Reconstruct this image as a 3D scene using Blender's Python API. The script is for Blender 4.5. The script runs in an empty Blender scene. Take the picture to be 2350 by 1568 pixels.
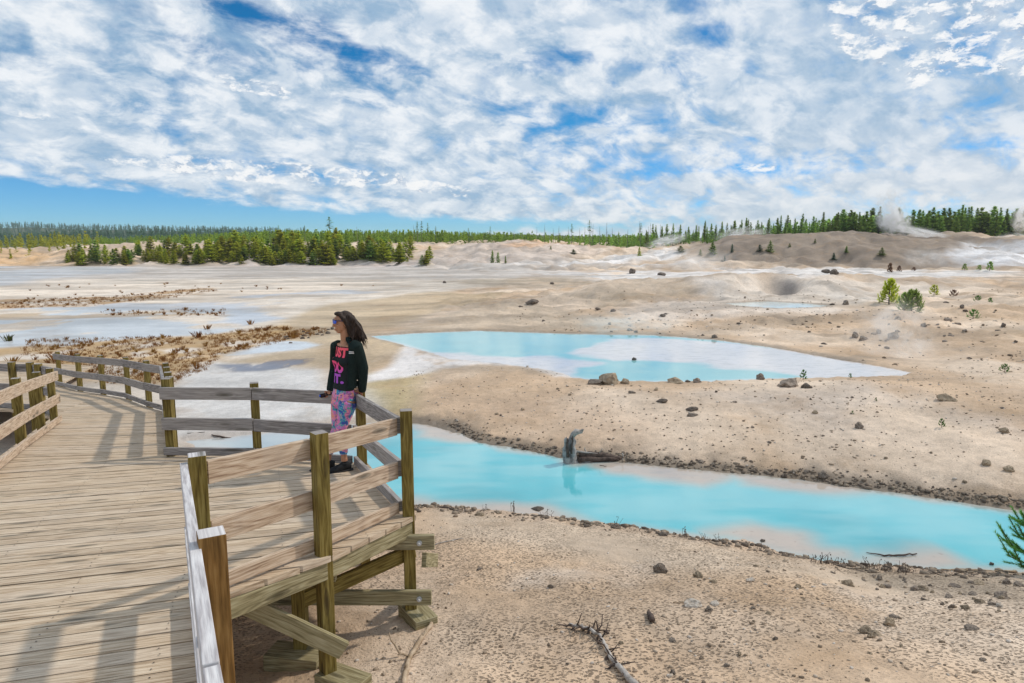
import bpy, bmesh, math, random
import numpy as np
from mathutils import Vector, Matrix
from mathutils.bvhtree import BVHTree

random.seed(7); np.random.seed(7)
scn = bpy.context.scene
col = scn.collection
R = math.radians
F = 1567.0; PIT = R(8.0); ZC = 3.9

# ------------------------------------------------------------------ camera
cd = bpy.data.cameras.new('camera'); cam = bpy.data.objects.new('camera', cd); col.objects.link(cam)
cd.sensor_width = 36; cd.lens = 36 * F / 2350; cd.clip_start = 0.05; cd.clip_end = 6000
cam.location = (0, 0, ZC); cam.rotation_euler = (R(90) - PIT, 0, 0)
scn.camera = cam

def tn(py): return math.tan(PIT + math.atan((py - 784) / F))
def W(px, py, Y):                      # survey point: sight line met at forward distance Y
    d = Y * tn(py)
    return Vector(((px - 1175) / F * (Y * math.cos(PIT) + d * math.sin(PIT)), Y, ZC - d))
def onz(px, py, z): return W(px, py, (ZC - z) / tn(py))

# ------------------------------------------------------------------ noise
def _hash(ix, iy, s):
    h = (ix.astype(np.int64) * 374761393 + iy.astype(np.int64) * 668265263 + s * 1442695041) & 0xffffffff
    h = ((h ^ (h >> 13)) * 1274126177) & 0xffffffff
    return ((h ^ (h >> 16)) & 0xffff) / 65535.0
def vnoise(x, y, s=0):
    x = np.asarray(x, float); y = np.asarray(y, float)
    ix = np.floor(x); iy = np.floor(y); fx = x - ix; fy = y - iy
    fx = fx * fx * (3 - 2 * fx); fy = fy * fy * (3 - 2 * fy)
    a = _hash(ix, iy, s); b = _hash(ix + 1, iy, s); c = _hash(ix, iy + 1, s); d = _hash(ix + 1, iy + 1, s)
    return (a + (b - a) * fx) * (1 - fy) + (c + (d - c) * fx) * fy
def fbm(x, y, o=4, s=0):
    v = 0; a = 0.5; t = 0
    for k in range(o):
        v = v + a * vnoise(x * 2 ** k + 13.7 * k, y * 2 ** k - 7.3 * k, s + k); t += a; a *= 0.5
    return v / t
def sstep(a, b, x):
    t = np.clip((x - a) / (b - a), 0, 1); return t * t * (3 - 2 * t)

# ------------------------------------------------------------------ terrain
COLS = [
 (-900, [(1.5,.8),(4,.7),(7,.3),(10,.1),(14,0),(130,0),(160,590),(260,570),(500,560),(900,545),(1500,522),(2600,540)]),
 (-200, [(1.5,.8),(4,.7),(7,.3),(10,.1),(14,0),(130,0),(150,592),(200,570),(500,562),(900,548),(1500,523),(2600,545)]),
 (0,    [(1.5,.8),(4,.7),(7,.3),(10,.1),(14,0),(126,0),(138,598),(165,577),(250,570),(500,562),(900,550),(1500,523),(2600,560)]),
 (70,   [(1.5,.8),(4,.7),(7,.3),(10,.1),(14,0),(126,0),(138,599),(165,578),(250,570),(500,562),(900,550),(1500,520),(2600,560)]),
 (220,  [(1.5,.8),(4,.8),(7,.3),(10,.1),(14,0),(128,0),(142,585),(160,563),(185,560),(300,560),(900,550),(1500,526),(2600,560)]),
 (450,  [(1.5,.8),(4,.8),(7,.3),(10,.1),(14,.0),(128,0),(146,580),(170,562),(250,556),(400,556),(900,550),(1500,530),(2600,565)]),
 (800,  [(1.5,.9),(4,.85),(5.5,.7),(8,.15),(10,.03),(14,.08),(20,.15),(30,.1),(128,.05),(148,585),(175,562),(250,556),(900,556),(1500,536),(2600,565)]),
 (1175, [(1.5,1.0),(4,1.0),(5.5,.75),(7.5,.4),(9.5,.05),(13,.06),(16,.22),(20,.3),(27,.27),(40,.5),(60,.3),(100,.2),(118,604),(150,572),(175,560),(260,558),(1500,545),(2600,565)]),
 (1500, [(1.5,1.1),(4,1.0),(5.5,.8),(7,.45),(9,.05),(11.8,.05),(12.8,.2),(15,.4),(18,.36),(19,.27),(27,.27),(30,.4),(40,.75),(52,.95),(60,.7),(75,.35),(105,.3),(118,604),(140,588),(160,570),(200,566),(300,566),(1500,548),(2600,565)]),
 (1800, [(1.5,1.2),(4,1.1),(5.5,.75),(7.2,.4),(8.3,.05),(11.1,.05),(12,.22),(14,.45),(17.5,.42),(18.5,.27),(24,.27),(27,768),(33,722),(36,706),(38,702),(44,676),(55,637),(62,646),(75,.6),(90,.5),(104,614),(125,568),(145,538),(165,545),(250,548),(1500,556),(2600,568)]),
 (2100, [(1.5,1.3),(4,1.1),(5.5,.7),(7,.3),(7.9,.05),(10.3,.05),(11.2,.22),(13.5,.5),(17,.5),(19,.32),(22,828),(26,770),(31,728),(36,698),(40,680),(47,688),(60,634),(66,642),(90,.6),(100,620),(120,570),(145,532),(165,540),(250,545),(1500,556),(2600,568)]),
 (2350, [(1.5,1.3),(4,1.1),(5.5,.7),(7,.3),(7.8,.05),(9.7,.05),(10.8,.27),(13,.6),(16,.58),(18.5,.5),(22,812),(26,762),(31,720),(36,692),(42,674),(48,682),(60,640),(66,648),(90,.8),(98,616),(120,575),(145,545),(165,550),(250,552),(1500,556),(2600,568)]),
 (3100, [(1.5,1.3),(4,1.1),(5.5,.7),(7,.3),(7.8,.05),(9.7,.05),(10.8,.27),(13,.6),(16,.58),(18.5,.5),(22,812),(26,762),(31,720),(36,692),(42,674),(48,682),(60,640),(66,648),(90,.8),(98,616),(120,580),(145,555),(165,560),(250,560),(1500,556),(2600,568)]),
]
LY = np.linspace(math.log(1.5), math.log(2600), 900)
TT = np.array([(c[0] - 1175) / F for c in COLS])
TAB = []
for _, kn in COLS:
    ys = [math.log(k[0]) for k in kn]; zs = [k[1] if k[1] < 300 else ZC - k[0] * tn(k[1]) for k in kn]
    z = np.interp(LY, ys, zs)
    g = np.exp(-0.5 * (np.arange(-12, 13) / 4.5) ** 2); g /= g.sum()
    z = np.convolve(np.pad(z, 12, 'edge'), g, 'valid'); TAB.append(z)
TAB = np.array(TAB)
def base_h(x, y):
    Y = np.clip(y, 1.5, 2600); t = np.clip(np.asarray(x) / np.maximum(np.asarray(y), 1.5), TT[0], TT[-1] - 1e-6)
    li = (np.log(Y) - LY[0]) / (LY[1] - LY[0]); li = np.clip(li, 0, 898.999); j = li.astype(int); fj = li - j
    i = np.clip(np.searchsorted(TT, t, side='right') - 1, 0, len(TT) - 2)
    ft = (t - TT[i]) / (TT[i + 1] - TT[i]); ft = ft * ft * (3 - 2 * ft)
    za = TAB[i, j] * (1 - fj) + TAB[i, j + 1] * fj; zb = TAB[i + 1, j] * (1 - fj) + TAB[i + 1, j + 1] * fj
    return za * (1 - ft) + zb * ft
def poly_sd(x, y, P):                   # signed distance, negative inside
    d = np.full(x.shape, 1e9); ins = np.zeros(x.shape, bool); n = len(P)
    for k in range(n):
        ax, ay = P[k]; bx, by = P[(k + 1) % n]
        ex, ey = bx - ax, by - ay; L = ex * ex + ey * ey + 1e-12
        t = np.clip(((x - ax) * ex + (y - ay) * ey) / L, 0, 1)
        d = np.minimum(d, (x - ax - t * ex) ** 2 + (y - ay - t * ey) ** 2)
        c = ((ay > y) != (by > y)); xi = ax + (y - ay) * ex / (ey if abs(ey) > 1e-9 else 1e-9)
        ins ^= c & (x < xi)
    d = np.sqrt(d); return np.where(ins, -d, d)
S_PX = [(420,1012),(520,1003),(640,990),(760,978),(860,968),(960,972),(1040,988),(1090,1012),(1200,1034),(1285,1050),(1330,1063),(1400,1060),(1500,1070),(1600,1080),(1750,1092),
        (1850,1105),(1950,1120),(2050,1131),(2150,1146),(2250,1161),(2350,1173),(2600,1200),(2750,1330),(2500,1318),(2350,1312),(2250,1306),(2150,1311),(2060,1298),(1990,1293),(1900,1286),
        (1800,1267),(1700,1242),(1620,1236),(1500,1216),(1400,1206),(1300,1188),(1200,1182),(1100,1169),(1000,1160),(940,1160),(840,1150),(700,1090),(560,1045),(450,1028)]
P_PX = [(845,772),(950,765),(1100,759),(1300,766),(1500,769),(1640,780),(1750,795),(1850,812),(1950,830),(2050,846),(2095,856),(2060,864),(1900,868),(1750,872),(1600,877),(1400,877),
        (1330,870),(1270,852),(1150,836),(1040,826),(950,800),(900,786)]
L_PX = [(1660,697),(1760,692),(1850,697),(1905,702),(1880,706),(1780,709),(1700,704)]
STREAM = [tuple(onz(*p, 0.0)[:2]) for p in S_PX]; SL = 0.0
POOL = [tuple(onz(*p, 0.25)[:2]) for p in P_PX]; PL = 0.25
LP0 = 0.70
LPOOL = [tuple(onz(*p, LP0)[:2]) for p in L_PX]
WATERS = [(STREAM, SL, 1.0), (POOL, PL, 2.6), (LPOOL, LP0, 3.5)]
def in_box(x, y, P, m):
    xs = [p[0] for p in P]; ys = [p[1] for p in P]
    return (x > min(xs) - m) & (x < max(xs) + m) & (y > min(ys) - m) & (y < max(ys) + m)
BUMPS = [(13.6, 47, 2.4, 1.0), (18.4, 47, 1.5, -2.0), (16.6, 48, 1.8, .8), (20.6, 46, 2.0, .9), (18.4, 50.5, 2.2, .9), (23.5, 50, 3.0, .5), (9.5, 52, 3.2, .5), (6, 46, 3.5, .35), (28, 55, 4, .6), (33, 48, 3, .4), (19.0, 45.2, 1.2, .35),
         (3.5, 14.6, 1.6, .10), (8, 15.2, 1.8, .12), (2.2, 5.6, .8, .06), (4.5, 5.2, 1.0, .07), (60, 128, 9, 1.6), (88, 126, 10, -1.4), (40, 132, 8, 1.2), (105, 130, 9, 1.8), (75, 118, 7, 1.0)]
def H(x, y, fine=True):
    x = np.atleast_1d(np.asarray(x, float)); y = np.atleast_1d(np.asarray(y, float))
    z = base_h(x, y)
    up = sstep(.12, .5, z)
    yy = np.maximum(y, 1.5)
    z = z + up * (fbm(x * .45, y * .45, 4, 3) - .5) * np.clip(.012 * yy, .06, .55) * np.where(yy < 9, .8, 1)
    z = z + up * np.where(yy > 70, (fbm(x * .07, y * .07, 5, 9) - .5) * np.clip((yy - 70) / 60, 0, 1) * 3.4, 0)
    r2 = np.abs(fbm(x * .16 + 3, y * .10, 4, 21) - .5)      # gullies
    z = z - up * sstep(24, 36, yy) * np.clip(.35 - r2 * 4, 0, 1) * np.clip(.012 * yy, 0, 1.3)
    for bx, by, br, ba in BUMPS:
        d2 = ((x - bx) ** 2 + ((y - by) * .8) ** 2) / br ** 2; z = z + ba * np.exp(-d2)
    if fine:
        z = z + (fbm(x * 5, y * 5, 3, 5) - .5) * .035 * np.clip(up + .15, 0, 1) * (yy < 40)
        z = z + (fbm(x * 1.3, y * 1.3, 4, 15) - .5) * up * np.where(yy < 10, .10, np.where(yy < 20, .16, .42)) * sstep(75, 55, yy)
        z = z + (fbm(x * .28, y * .28, 5, 17) - .5) * up * sstep(80, 110, yy) * 1.6
    for P, L, bw in WATERS:
        m = in_box(x, y, P, 6)
        if not m.any(): continue
        sd = poly_sd(x[m], y[m], P) + (fbm(x[m] * 2.2, y[m] * 2.2, 3, 31) - .5) * .22 + (vnoise(x[m] * 9, y[m] * 9, 36) - .5) * .05
        zz = z[m]
        out = L + .012 + (zz - L) * sstep(0, bw, sd) + .05 * sstep(0, .22, sd) * (1 - .6 * sstep(bw * .6, bw, sd)) * (1 + .8 * (vnoise(x[m] * 6, y[m] * 6, 44) - .5)) * sstep(5.8, 4, sd)
        out = np.where(sd < .35, np.maximum(out, L + .008), out)
        ins = L - np.clip(-sd * .5, .0, .4) - .004
        z[m] = np.where(sd < 0, ins, out)
    return z
def h1(x, y): return float(H(x, y)[0])
def gp(px, py, y0=2.0, y1=400):          # where a sight line meets the ground
    Y = np.exp(np.linspace(math.log(y0), math.log(y1), 700)); t = tn(py)
    X = (px - 1175) / F * (Y * math.cos(PIT) + Y * t * math.sin(PIT)); Z = ZC - Y * t
    d = Z - H(X, Y, False); k = np.nonzero(d < 0)[0]
    if len(k) == 0: return None
    k = max(k[0], 1); f = d[k - 1] / (d[k - 1] - d[k] + 1e-9); YY = Y[k - 1] + f * (Y[k] - Y[k - 1])
    p = W(px, py, YY); p.z = h1(p.x, p.y); return p

# ------------------------------------------------------------------ helpers
def tag(o, label=None, cat=None, group=None, kind=None):
    if label: o['label'] = label
    if cat: o['category'] = cat
    if group: o['group'] = group
    if kind: o['kind'] = kind
    return o
def empty(name, loc=(0, 0, 0), label=None, cat=None, group=None, rz=0):
    o = bpy.data.objects.new(name, None); col.objects.link(o); o.location = loc; o.rotation_euler = (0, 0, rz)
    o.empty_display_size = .1
    return tag(o, label, cat, group)
class MB:
    def __init__(s): s.v = []; s.f = []; s.uv = []; s.t = []
    def face(s, idx, uvs, tint): s.f.append(idx); s.uv.append(uvs); s.t.append(tint)
    def box8(s, c, dims, tint=None):     # c: 8 corners (4 at start, 4 at end), dims (L, a, b)
        n = len(s.v); s.v += [tuple(p) for p in c]; L, a, b = dims
        if tint is None: tint = random.uniform(.05, .6)
        u0 = random.random() * 40; v0 = random.random() * 40
        per = [0, a, a + b, 2 * a + b, 2 * a + 2 * b]
        for k in range(4):
            k2 = (k + 1) % 4
            s.face((n + k, n + k2, n + 4 + k2, n + 4 + k),
                   [(u0, v0 + per[k]), (u0, v0 + per[k + 1]), (u0 + L, v0 + per[k + 1]), (u0 + L, v0 + per[k])], tint)
        for q in ((3, 2, 1, 0), (4, 5, 6, 7)):
            s.face(tuple(n + i for i in q), [(u0 + 20, v0), (u0 + 20 + .02, v0), (u0 + 20 + .02, v0 + b), (u0 + 20, v0 + b)], tint)
    def beam(s, p0, p1, a, b, up=(0, 0, 1), tint=None, vert_ends=False):
        p0 = Vector(p0); p1 = Vector(p1); d = (p1 - p0); L = d.length; d.normalize()
        up = Vector(up); side = d.cross(up)
        if side.length < 1e-4: side = Vector((1, 0, 0))
        side.normalize(); u = side.cross(d).normalized()
        if vert_ends: u = Vector((0, 0, 1))
        c = []
        for p in (p0, p1):
            c += [p - side * a / 2 - u * b / 2, p + side * a / 2 - u * b / 2, p + side * a / 2 + u * b / 2, p - side * a / 2 + u * b / 2]
        s.box8(c, (L, a, b), tint)
    def post(s, x, y, z0, z1, w, rot, tint=None, lean=(0, 0)):
        c = []; cr, sr = math.cos(rot), math.sin(rot)
        for z, l in ((z0, (0, 0)), (z1, lean)):
            for dx, dy in ((-1, -1), (1, -1), (1, 1), (-1, 1)):
                a, b = dx * w / 2, dy * w / 2
                c.append((x + l[0] + a * cr - b * sr, y + l[1] + a * sr + b * cr, z))
        s.box8(c, (z1 - z0, w, w), tint)
    def tube(s, pts, rad, n=8, wob=0, tint=None, caps=True, sq=1.0):
        tint = random.random() if tint is None else tint
        pts = [Vector(p) for p in pts]; base = len(s.v); L = 0; u0 = random.random() * 30; Ls = []
        ref = Vector((.13, .21, .97))
        for i, p in enumerate(pts):
            d = (pts[min(i + 1, len(pts) - 1)] - pts[max(i - 1, 0)]).normalized()
            a = d.cross(ref)
            if a.length < .2: a = d.cross(Vector((1, 0, 0)))
            a.normalize(); b = d.cross(a).normalized()
            if i: L += (p - pts[i - 1]).length
            Ls.append(L)
            for k in range(n):
                th = 2 * math.pi * k / n; r = rad[i] * (1 + wob * (random.random() - .5))
                s.v.append(tuple(p + a * math.cos(th) * r + b * math.sin(th) * r * sq))
        for i in range(len(pts) - 1):
            for k in range(n):
                k2 = (k + 1) % n; q = base + i * n
                s.face((q + k, q + k2, q + n + k2, q + n + k), [(u0 + Ls[i], k / n * .3), (u0 + Ls[i], (k + 1) / n * .3), (u0 + Ls[i + 1], (k + 1) / n * .3), (u0 + Ls[i + 1], k / n * .3)], tint)
        if caps:
            for q, rev in ((base, True), (base + (len(pts) - 1) * n, False)):
                idx = list(range(q, q + n)); idx = idx[::-1] if rev else idx
                s.face(tuple(idx), [(u0 + 9, .01 * k) for k in range(n)], tint)
    def quad(s, pts, tint=None):
        n = len(s.v); s.v += [tuple(p) for p in pts]
        s.face(tuple(range(n, n + len(pts))), [(0, 0)] * len(pts), random.random() if tint is None else tint)
    def mesh(s, name, mat, smooth=False):
        me = bpy.data.meshes.new(name); me.from_pydata(s.v, [], s.f)
        uvl = me.uv_layers.new(name='UVMap'); uvl.data.foreach_set('uv', [c for f in s.uv for p in f for c in p])
        at = me.attributes.new('tint', 'FLOAT', 'FACE'); at.data.foreach_set('value', s.t)
        if smooth: me.polygons.foreach_set('use_smooth', [True] * len(me.polygons))
        if mat: me.materials.append(mat)
        me.update(); return me
    def build(s, name, mat, parent=None, smooth=False, bevel=0):
        o = bpy.data.objects.new(name, s.mesh(name, mat, smooth)); col.objects.link(o)
        if parent is not None: o.parent = parent; o.matrix_parent_inverse = Matrix.Translation(-Vector(parent.location)) if parent.rotation_euler.z == 0 else Matrix()
        if bevel:
            m = o.modifiers.new('bevel', 'BEVEL'); m.width = bevel; m.segments = 2; m.limit_method = 'ANGLE'; m.harden_normals = False
        return o
def mk(me, name, parent=None, loc=(0, 0, 0)):
    o = bpy.data.objects.new(name, me); col.objects.link(o); o.location = loc
    if parent is not None: o.parent = parent
    return o

# ------------------------------------------------------------------ node helpers
class NT:
    def __init__(s, tree): s.t = tree; s.n = tree.nodes; s.l = tree.links
    def node(s, ty, **kw):
        n = s.n.new(ty)
        for k, v in kw.items(): setattr(n, k, v)
        return n
    def put(s, sock, v):
        if isinstance(v, bpy.types.NodeSocket): s.l.new(v, sock)
        elif v is not None: sock.default_value = v
    def m(s, op, a, b=None, c=None, clamp=False):
        n = s.node('ShaderNodeMath', operation=op, use_clamp=clamp)
        for i, v in enumerate((a, b, c)):
            if v is not None: s.put(n.inputs[i], v)
        return n.outputs[0]
    def add(s, a, b): return s.m('ADD', a, b)
    def mul(s, a, b): return s.m('MULTIPLY', a, b)
    def sub(s, a, b): return s.m('SUBTRACT', a, b)
    def ss(s, a, b, x):
        n = s.node('ShaderNodeMapRange', interpolation_type='SMOOTHSTEP'); s.put(n.inputs[0], x); s.put(n.inputs[1], a); s.put(n.inputs[2], b); return n.outputs[0]
    def vm(s, op, a, b=None):
        n = s.node('ShaderNodeVectorMath', operation=op); s.put(n.inputs[0], a)
        if b is not None: s.put(n.inputs[1], b)
        return n.outputs[1] if op in ('LENGTH', 'DISTANCE', 'DOT_PRODUCT') else n.outputs[0]
    def xyz(s, v):
        n = s.node('ShaderNodeSeparateXYZ'); s.put(n.inputs[0], v); return n.outputs
    def comb(s, x, y, z=0.0):
        n = s.node('ShaderNodeCombineXYZ')
        for i, v in enumerate((x, y, z)): s.put(n.inputs[i], v)
        return n.outputs[0]
    def noise(s, v, scale, detail=4, rough=.55, dist=0, out=0):
        n = s.node('ShaderNodeTexNoise'); s.put(n.inputs['Vector'], v); s.put(n.inputs['Scale'], scale)
        n.inputs['Detail'].default_value = detail; n.inputs['Roughness'].default_value = rough; n.inputs['Distortion'].default_value = dist
        return n.outputs[out]
    def vor(s, v, scale, feature='F1', out=0, rand=1):
        n = s.node('ShaderNodeTexVoronoi', feature=feature); s.put(n.inputs['Vector'], v); s.put(n.inputs['Scale'], scale)
        n.inputs['Randomness'].default_value = rand
        return n.outputs[out]
    def mix(s, f, a, b, bt='MIX'):
        n = s.node('ShaderNodeMix', data_type='RGBA', blend_type=bt); s.put(n.inputs[0], f)
        for i, v in ((6, a), (7, b)):
            if isinstance(v, tuple) and len(v) == 3: v = v + (1,)
            s.put(n.inputs[i], v)
        return n.outputs[2]
    def ramp(s, x, stops, interp='LINEAR'):
        n = s.node('ShaderNodeValToRGB'); s.put(n.inputs[0], x); r = n.color_ramp; r.interpolation = interp
        while len(r.elements) < len(stops): r.elements.new(.5)
        for e, (p, c) in zip(r.elements, stops): e.position = p; e.color = tuple(c) + (1,)
        return n.outputs[0]
    def bump(s, h, strength=.5, dist=.02, nrm=None):
        n = s.node('ShaderNodeBump'); s.put(n.inputs['Height'], h); s.put(n.inputs['Strength'], strength); s.put(n.inputs['Distance'], dist)
        if nrm is not None: s.put(n.inputs['Normal'], nrm)
        return n.outputs[0]
    def attr(s, name, out=2):
        n = s.node('ShaderNodeAttribute', attribute_name=name); return n.outputs[out]
def mat(name):
    m = bpy.data.materials.new(name); m.use_nodes = True; t = NT(m.node_tree); b = m.node_tree.nodes['Principled BSDF']; return m, t, b
def setb(t, b, **kw):
    names = dict(col='Base Color', rough='Roughness', nrm='Normal', metal='Metallic', spec='Specular IOR Level', sub='Subsurface Weight', em='Emission Color', ems='Emission Strength', alpha='Alpha', sheen='Sheen Weight')
    for k, v in kw.items():
        if isinstance(v, tuple) and len(v) == 3: v = v + (1,)
        t.put(b.inputs[names[k]], v)
# ------------------------------------------------------------------ materials
def wood(name, cols, knots=True, bump=.6, rough=.8, streak=1.0, dirt=(.10, .09, .07), grey=.32):
    m, t, b = mat(name)
    uv = t.node('ShaderNodeTexCoord').outputs['UV']; tint = t.attr('tint')
    x, y, _ = t.xyz(uv)
    v1 = t.comb(t.mul(x, 1.3), t.mul(y, 22), t.mul(tint, 37))
    wv = t.comb(t.mul(x, 1.1), t.mul(y, 9), t.mul(tint, 11))
    warp = t.noise(wv, 1.0, 3, .5)
    rings = t.m('SINE', t.mul(t.add(t.mul(y, 26), t.mul(warp, 9)), 6.0))
    grain = t.noise(v1, 3.0, 6, .65)
    fine = t.noise(t.comb(t.mul(x, 6), t.mul(y, 160), tint), 1.0, 3, .6)
    f = t.add(t.mul(grain, .75), t.add(t.mul(rings, .07), t.mul(fine, .25)))
    c = t.ramp(f, [(.34, cols[0]), (.5, cols[1]), (.66, cols[2])])
    pos = t.node('ShaderNodeTexCoord').outputs['Object']
    blot = t.noise(pos, 2.3, 4, .6)
    c = t.mix(t.mul(t.ss(.5, .75, blot), .45), c, cols[3])
    c = t.mix(t.mul(t.ss(.2, 1.0, tint), grey), c, t.mix(.5, c, (.16, .14, .125))); c = t.mix(t.mul(t.ss(.35, .0, tint), grey * .6), c, (.62, .56, .50))
    if knots:
        vo = t.vor(t.comb(t.mul(x, 1.6), t.mul(y, 7.5), 0), 1.0)
        k = t.ss(.16, .07, vo); ring = t.m('SINE', t.mul(vo, 55))
        c = t.mix(t.mul(t.ss(.34, .1, vo), t.m('MULTIPLY_ADD', ring, .26, .26)), c, dirt); c = t.mix(t.mul(k, .75), c, dirt)
    cr = t.ss(.70, .78, t.noise(t.comb(t.mul(x, 2.2), t.mul(y, 130), t.mul(tint, 9)), 1.0, 2, .5))
    c = t.mix(t.mul(cr, .7 * streak), c, dirt)
    h = t.sub(t.add(t.mul(f, .8), t.mul(fine, .4)), t.mul(cr, .8))
    setb(t, b, col=c, rough=rough, nrm=t.bump(h, bump, .004), spec=.25)
    return m
M = {}
M['deck'] = wood('weathered_deck_wood', [(.29,.20,.125), (.56,.43,.30), (.69,.57,.43), (.48,.40,.315)])
M['rail'] = wood('weathered_rail_wood', [(.29,.19,.125), (.55,.41,.29), (.70,.57,.44), (.46,.38,.31)])
M['greyrail'] = wood('grey_rail_wood', [(.15,.135,.13), (.26,.235,.225), (.40,.37,.35), (.24,.23,.24)])
M['palerail'] = wood('silvery_rail_wood', [(.38,.35,.36), (.60,.575,.58), (.78,.76,.76), (.55,.54,.58)])
M['post'] = wood('treated_post_wood', [(.09,.06,.012), (.20,.145,.035), (.31,.24,.075), (.15,.12,.035)], knots=True, dirt=(.04,.025,.01), grey=.0)
M['brownpost'] = wood('brown_post_wood', [(.12,.06,.015), (.24,.125,.035), (.34,.195,.065), (.20,.11,.035)], dirt=(.05,.025,.01), grey=.0)
M['joist'] = wood('treated_joist_wood', [(.16,.13,.065), (.31,.265,.145), (.44,.39,.25), (.27,.24,.15)], dirt=(.05,.04,.02), grey=.1)

def simple(name, c1, c2, scale=6, rough=.8, bump=.3, dist=.01, vary=0.0, spec=.3):
    m, t, b = mat(name); pos = t.node('ShaderNodeTexCoord').outputs['Object']
    oi = t.node('ShaderNodeObjectInfo')
    n = t.noise(t.vm('ADD', pos, t.comb(t.mul(oi.outputs['Random'], 31), 0, 0)), scale, 5, .6)
    c = t.mix(t.ss(.3, .7, n), c1, c2)
    if vary:
        hs = t.node('ShaderNodeHueSaturation'); t.put(hs.inputs['Color'], c); t.put(hs.inputs['Value'], t.m('MULTIPLY_ADD', oi.outputs['Random'], vary, 1 - vary / 2)); c = hs.outputs[0]
    setb(t, b, col=c, rough=rough, nrm=t.bump(n, bump, dist), spec=spec); return m
M['rock_grey'] = simple('grey_rock', (.15,.12,.095), (.33,.27,.22), 7, .85, .8, .03, .5)
M['rock_tan'] = simple('tan_rock', (.20,.15,.10), (.44,.35,.25), 6, .9, .8, .03, .5)
M['rock_dark'] = simple('dark_rock', (.085,.068,.055), (.20,.16,.13), 7, .85, .8, .03, .4)
M['rock_pale'] = simple('pale_rock', (.36,.30,.24), (.60,.54,.47), 6, .85, .6, .03, .3)
M['gravel'] = simple('gravel_mix', (.17,.125,.085), (.46,.37,.29), 1.7, .9, .3, .01)
M['deadwood'] = simple('bleached_deadwood', (.28,.24,.21), (.55,.51,.47), 14, .8, .7, .01)
M['greywood'] = simple('grey_deadwood', (.20,.19,.185), (.46,.44,.42), 14, .85, .8, .02)
M['darkwood'] = simple('dark_deadwood', (.05,.035,.03), (.14,.10,.08), 16, .85, .7, .01)
M['tanwood'] = simple('tan_deadwood', (.30,.21,.13), (.55,.43,.31), 12, .8, .6, .01)
M['bolt'] = simple('galvanised_bolt', (.45,.45,.45), (.6,.6,.6), 40, .4, .1)

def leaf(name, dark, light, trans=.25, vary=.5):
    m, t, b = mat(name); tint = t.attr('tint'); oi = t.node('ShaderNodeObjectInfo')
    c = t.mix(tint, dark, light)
    hs = t.node('ShaderNodeHueSaturation'); t.put(hs.inputs['Color'], c)
    t.put(hs.inputs['Hue'], t.m('MULTIPLY_ADD', oi.outputs['Random'], .03, .485)); t.put(hs.inputs['Value'], t.m('MULTIPLY_ADD', oi.outputs['Random'], vary, 1 - vary / 2))
    setb(t, b, col=hs.outputs[0], rough=.75, spec=.15)
    tr = t.node('ShaderNodeBsdfTranslucent'); t.put(tr.inputs[0], hs.outputs[0]); mx = t.node('ShaderNodeMixShader'); mx.inputs[0].default_value = trans
    t.l.new(b.outputs[0], mx.inputs[1]); t.l.new(tr.outputs[0], mx.inputs[2]); t.l.new(mx.outputs[0], t.n['Material Output'].inputs[0])
    return m
M['leaf_dark'] = leaf('dark_needles', (.16,.25,.05), (.40,.55,.12), .58)
M['leaf_yellow'] = leaf('yellow_green_needles', (.34,.38,.035), (.68,.70,.085), .6)
M['leaf_mid'] = leaf('mid_green_needles', (.16,.225,.03), (.38,.47,.075), .5)
M['leaf_bright'] = leaf('bright_needles', (.06,.16,.03), (.20,.42,.09))
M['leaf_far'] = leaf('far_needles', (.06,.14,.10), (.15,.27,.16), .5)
M['leaf_rust'] = leaf('rusty_needles', (.12,.05,.03), (.26,.13,.07))
M['grass_brown'] = leaf('dry_marsh_grass', (.20,.09,.02), (.42,.22,.065))
M['grass_green'] = leaf('green_marsh_grass', (.06,.07,.015), (.16,.17,.05))
M['bark'] = simple('bark', (.06,.045,.035), (.15,.12,.10), 9, .9, .6, .02)
M['snag'] = simple('grey_snag_bark', (.12,.10,.09), (.25,.22,.20), 9, .9, .4, .02)

# ground
m, t, b = mat('sinter_ground'); M['ground'] = m
pos = t.node('ShaderNodeTexCoord').outputs['Object']; cA = t.attr('Col', 0); wet = t.attr('wet'); pit = t.attr('pit')
n1 = t.noise(pos, .8, 6, .6); n2 = t.noise(pos, 7, 6, .65); n3 = t.noise(pos, 38, 3, .6)
nl = t.noise(t.vm('MULTIPLY', pos, (.12, .35, .3)), 1.0, 8, .68)
v = t.add(t.mul(n1, .30), t.add(t.mul(n2, .35), t.add(t.mul(n3, .15), t.mul(nl, .30))))
k = t.m('MULTIPLY_ADD', v, 2.1, -.13)
c = t.mix(1.0, cA, t.comb(k, k, k), 'MULTIPLY')
warm = t.ss(.50, .72, t.noise(pos, .55, 5, .65)); c = t.mix(t.mul(t.mul(warm, .38), t.sub(1, wet)), c, (.40, .25, .13))
pale = t.ss(.55, .72, t.noise(pos, 1.9, 5, .7)); c = t.mix(t.mul(pale, .20), c, (.60, .50, .42))
dist = t.noise(pos, 14, 3, .7, 1.0); pv = t.vor(t.vm('ADD', t.vm('MULTIPLY', pos, (1, 1.5, 1)), t.vm('MULTIPLY', t.noise(pos, 12, 2, .5, 0, 1), (.05, .05, 0))), 30.0)
pm = t.mul(t.ss(.50, .34, pv), t.mul(t.ss(.40, .50, dist), pit))
c = t.mix(t.mul(pm, .80), c, (.16, .115, .08))
sp = t.mul(t.ss(.30, .18, t.vor(pos, 24.0)), t.ss(.5, .6, t.noise(pos, 9, 2)))
c = t.mix(t.mul(sp, t.mul(.35, t.sub(1, wet))), c, (.17, .13, .10))
hgt = t.add(t.mul(n2, .6), t.add(t.mul(n3, .5), t.mul(pm, -1.1)))
rg = t.m('MULTIPLY_ADD', t.ss(.25, .75, wet), -.60, .92)
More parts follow.
